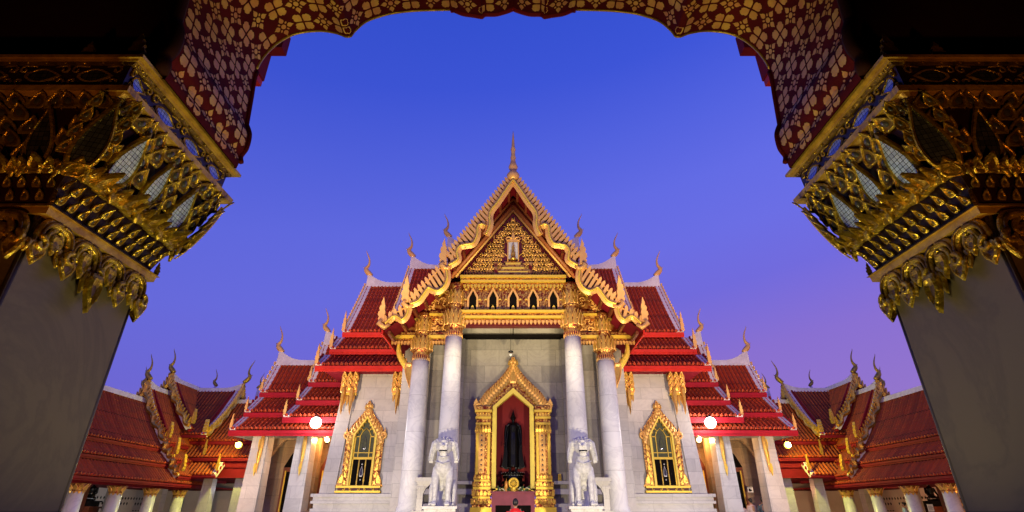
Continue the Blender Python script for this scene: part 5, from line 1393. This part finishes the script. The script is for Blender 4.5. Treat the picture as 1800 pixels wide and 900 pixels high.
for i, (y, zz, s_) in enumerate(((27.6, 1.15, 1.0), (30.1, 1.25, 1.0), (33.0, 1.15, 1.0))):
    for sx in (-1, 1):
        seated(sx * 24.4, y + (0 if sx < 0 else .3), zz - .35, s_, ('%s dark seated image along the %s gallery wall' % (('nearest', 'middle', 'farthest')[i], 'left' if sx < 0 else 'right')))
ST = thing('gilded_offering_tree', 'small gilded tiered offering tree between the two nearest columns of the right gallery', 'offering', (21.6, 27.9, GZ))
b = MB(); b.box(21.2, 22.0, 27.6, 28.2, GZ + .25, -.25, WOODR); b.build('stand', ST)
g = MB()
for i in range(6):
    for k in range(8):
        a = k * math.pi / 4 + i * .3; r = .30 - .045 * i
        flame(g, (21.6 + math.cos(a) * r, 27.9 + math.sin(a) * r, -.25 + i * .17), (math.cos(a), math.sin(a), 0), (0, 0, 1), (-math.sin(a), math.cos(a), 0), .2, .1, .02, GOLDP)
g.tube([(21.6, 27.9, -.25), (21.6, 27.9, .95)], [.08, .01], GOLDP, 8); g.build('tiers', ST)
PAPER = simple('paper', (.8, .78, .74), .6); YPAPER = simple('yellow_paper', (.75, .6, .2), .6)
def sign(lbl, x, y, z, w_, h_, yaw, mat, marks):
    Q = thing('notice', lbl, 'notice', (x, y, z))
    M = Matrix.Translation((x, y, z)) @ Matrix.Rotation(yaw, 4, 'Z')
    b = MB(M); b.box(-w_ / 2, w_ / 2, -.01, .01, 0, h_, mat); b.build('board', Q)
    b = MB(M)
    if marks == 'shoe':
        b.prism([(-.07, .04), (-.02, .04), (.03, .06), (.08, .06), (.08, .09), (.02, .12), (-.03, .16), (-.07, .15)], (0, -.013, 0), (1, 0, 0), (0, 0, 1), (0, -1, 0), .003, DARK)
        b.box(-w_ / 2 + .02, w_ / 2 - .02, -.015, -.011, h_ - .04, h_ - .025, DARK)
    else:
        for k in range(4): b.box(-w_ * .36, w_ * (.36 - .1 * (k % 2)), -.015, -.011, h_ * (.2 + .17 * k), h_ * (.25 + .17 * k), DARK)
    b.build('print', Q)
sign('small white pictogram notice on the brown marble wall of the right porch', 10.80, 25.9, .80, .24, .22, 0, PAPER, 'shoe')
sign('small yellow notice on a white gallery wall at right', 21.25, 33.4, .38, .24, .40, R(-35), YPAPER, 'text')
sign('white paper notice low between the right gallery columns', 21.5, 29.7, .02, .26, .34, R(-50), PAPER, 'text')

# ------------------------------------------------ lamps
def glow(name, col, s): return simple(name, (1, 1, 1), .3, emit=col, es=s)
LW = glow('lamp_white', (1, .98, .92), 25); LY = glow('lamp_yellow', (1, .90, .06), 4.0); LO_ = glow('lamp_orange', (1, .55, .2), 10)
def globe(name, lbl, x, y, z, r, mat, energy, color, grp, back=.4, spot=None):
    Q = thing(name, lbl, 'lamp', (x, y, z), grp)
    g = MB(); g.ball((x, y, z), r, mat, 20); g.build('globe', Q)
    g = MB(); g.lathe((x, y, 0), [(r * .5, z + r * .95), (r * .35, z + r * 1.15), (.03, z + r * 1.2), (.03, z + r * 1.6)], 10, BLACK); g.tube([(x, y, z + r * 1.3), (x, y + back, z + r * 1.3)], .03, BLACK, 6); g.build('bracket', Q)
    l = lamp('POINT', (x, y - r - .08, z), energy, color, r * .8, name='lamp_light'); l.parent = Q; l.location = (0, -r - .08, 0)
for sx in (-1, 1):
    wd = 'left' if sx < 0 else 'right'
    globe('porch_lamp', 'bright white globe lamp on the %s porch pillar of the hall' % wd, sx * 8.62, 23.55, 3.50, .23, LW, 170, (1, .96, .88), 'white globe lamps')
    globe('gallery_lamp', 'glowing yellow globe lamp under the roof edge of the %s gallery' % wd, sx * 17.3, 34.6, 3.78, .20, LY, 900, (1, .95, .15), 'yellow globe lamps')
    globe('inner_lamp', 'tiny orange lamp deep inside the %s porch' % wd, sx * 8.70, 25.6, 3.02, .11, LO_, 190, (1, .50, .16), 'small orange lamps')
    # warm lamps hanging in the galleries (hidden behind the eaves)
    for (x, y, z, e) in ((23.8, 25.5, 1.1, 40), (23.8, 31, 1.1, 40), (23.8, 37, 1.4, 45), (17, 40.5, 1.7, 60)):
        Q = thing('ceiling_lamp', '%s hidden ceiling lamp inside the %s gallery' % ({25.5: 'nearest', 31: 'second', 37: 'third', 40.5: 'rearmost'}[y], wd), 'lamp', (sx * x, y, z), 'gallery ceiling lamps')
        g = MB(); g.lathe((sx * x, y, 0), [(.10, z), (.14, z + .04), (.10, z + .1)], 12, LO_); g.build('lamp_shade', Q)
        lamp('POINT', (sx * x, y, z - .2), e * (1.2 if sx < 0 else 2.6), (.95, .95, 1) if sx < 0 else (1, .46, .22), .12, name='ceiling_light')

# floodlights standing in the courtyard, below the frame, aimed at the hall
def flood(x, y, z, tgt, e, col, size, grp='courtyard floodlights', lbl='black courtyard floodlight'):
    Q = thing('floodlight', lbl, 'floodlight', (x, y, GZ), grp)
    d = (Vector(tgt) - Vector((x, y, z))).normalized()
    g = MB(); g.box(x - .15, x + .15, y - .05, y + .05, GZ, GZ + .04, BLACK); g.tube([(x, y, GZ), (x, y, z - .05)], .025, BLACK, 6); g.build('stake', Q)
    g = MB(); g.tube([Vector((x, y, z)) - d * .25, Vector((x, y, z)) - d * .02], [.10, .16], BLACK, 12); g.build('housing', Q)
    lamp('SPOT', Vector((x, y, z)) + d * .05, e, col, .12, tgt, size, .7, 'flood_light')
for sx in (-1, 1):
    wd = 'left' if sx < 0 else 'right'
    flood(sx * 2.0, 12.0, -.25, (sx * .4, 20, 10.5), 4200, (1, .80, .44), 60, lbl='black floodlight on the %s of the centre path aimed at the gable' % wd)
    flood(sx * 3.2, 12.5, -.25, (sx * 2.6, 22, 2.6), 1750, (1, .84, .56), 85, lbl='black floodlight before the %s lion' % wd)
    flood(sx * 8.5, 14.5, -.25, (sx * 6.6, 24, 2.4), 1500, (1, .84, .64), 90, lbl='black floodlight before the %s window bay' % wd)
    flood(sx * 9.5, 11.0, -.25, (sx * 6.5, 26, 9.5), 4600, (1, .68, .34), 44, lbl='black floodlight aimed at the %s transept roofs' % wd)
    flood(sx * 12.0, 15.0, -.25, (sx * 10.8, 25, 2.4), 560, (1, .86, .70), 55, lbl='black floodlight before the %s side porch' % wd)
    flood(sx * 10.0, 17.0, -.25, (sx * 22.0, 35, 6.0), 2200, (1, .62, .26), 75, lbl='black floodlight turned to the %s gallery roofs' % wd)
for sx in (-1, 1):      # unseen spots added above the frame to brighten the roof slopes
    wd = 'left' if sx < 0 else 'right'
    Q = thing('added_spotlight', 'unseen black spotlight added high on the %s to light the roof slopes' % wd, 'spotlight', (sx * 4.2, 5.0, 6.6), 'added roof spotlights')
    g = MB(); g.tube([(sx * 4.2, 4.8, 6.6), (sx * 4.2, 5.0, 6.6)], [.10, .15], BLACK, 12); g.build('housing', Q)
    lamp('SPOT', (sx * 4.2, 5.05, 6.6), 7500, (1, .66, .38), .12, (sx * 6.6, 26, 10.2), 24, .8, 'flood_light')
    lamp('SPOT', (sx * 4.2, 5.05, 6.55), 1900, (1, .62, .34), .12, (sx * 12.5, 27, 5.4), 20, .8, 'flood_light')
    lamp('SPOT', (sx * 4.25, 5.05, 6.5), 1900, (1, .60, .22), .12, (sx * 22.0, 34, 4.5), 34, .8, 'flood_light')
# unseen low uplights, added to light the arch soffit and capitals
def uplight(x, y, z, e, col, tgt, lbl, size=120):
    Q = thing('added_uplight', lbl, 'uplight', (x, y, z), 'added hall uplights')
    g = MB(); g.lathe((x, y, 0), [(.10, z - .12), (.12, z - .02), (.09, z)], 12, BLACK); g.build('housing', Q)
    lamp('SPOT', (x, y, z + .02), e, col, .08, tgt, size, .8, 'uplight_beam')
uplight(0, 2.4, GZ + .2, 260, (1, .74, .18), (0, 2.8, 4.0), 'unseen uplight added under the middle of the arch to light its soffit', 115)
for sx in (-1, 1):
    wd = 'left' if sx < 0 else 'right'
    uplight(sx * .9, 3.3, GZ + .2, 190, (1, .90, .30), (sx * 2.4, 2.8, 1.7), 'unseen uplight added to light the %s capital' % wd, 60)
    uplight(sx * 1.6, .4, GZ + .2, 150, (1, .33, .06), (sx * 2.75, 2.2, 1.75), 'unseen orange uplight added to light the near face of the %s capital' % wd, 26)
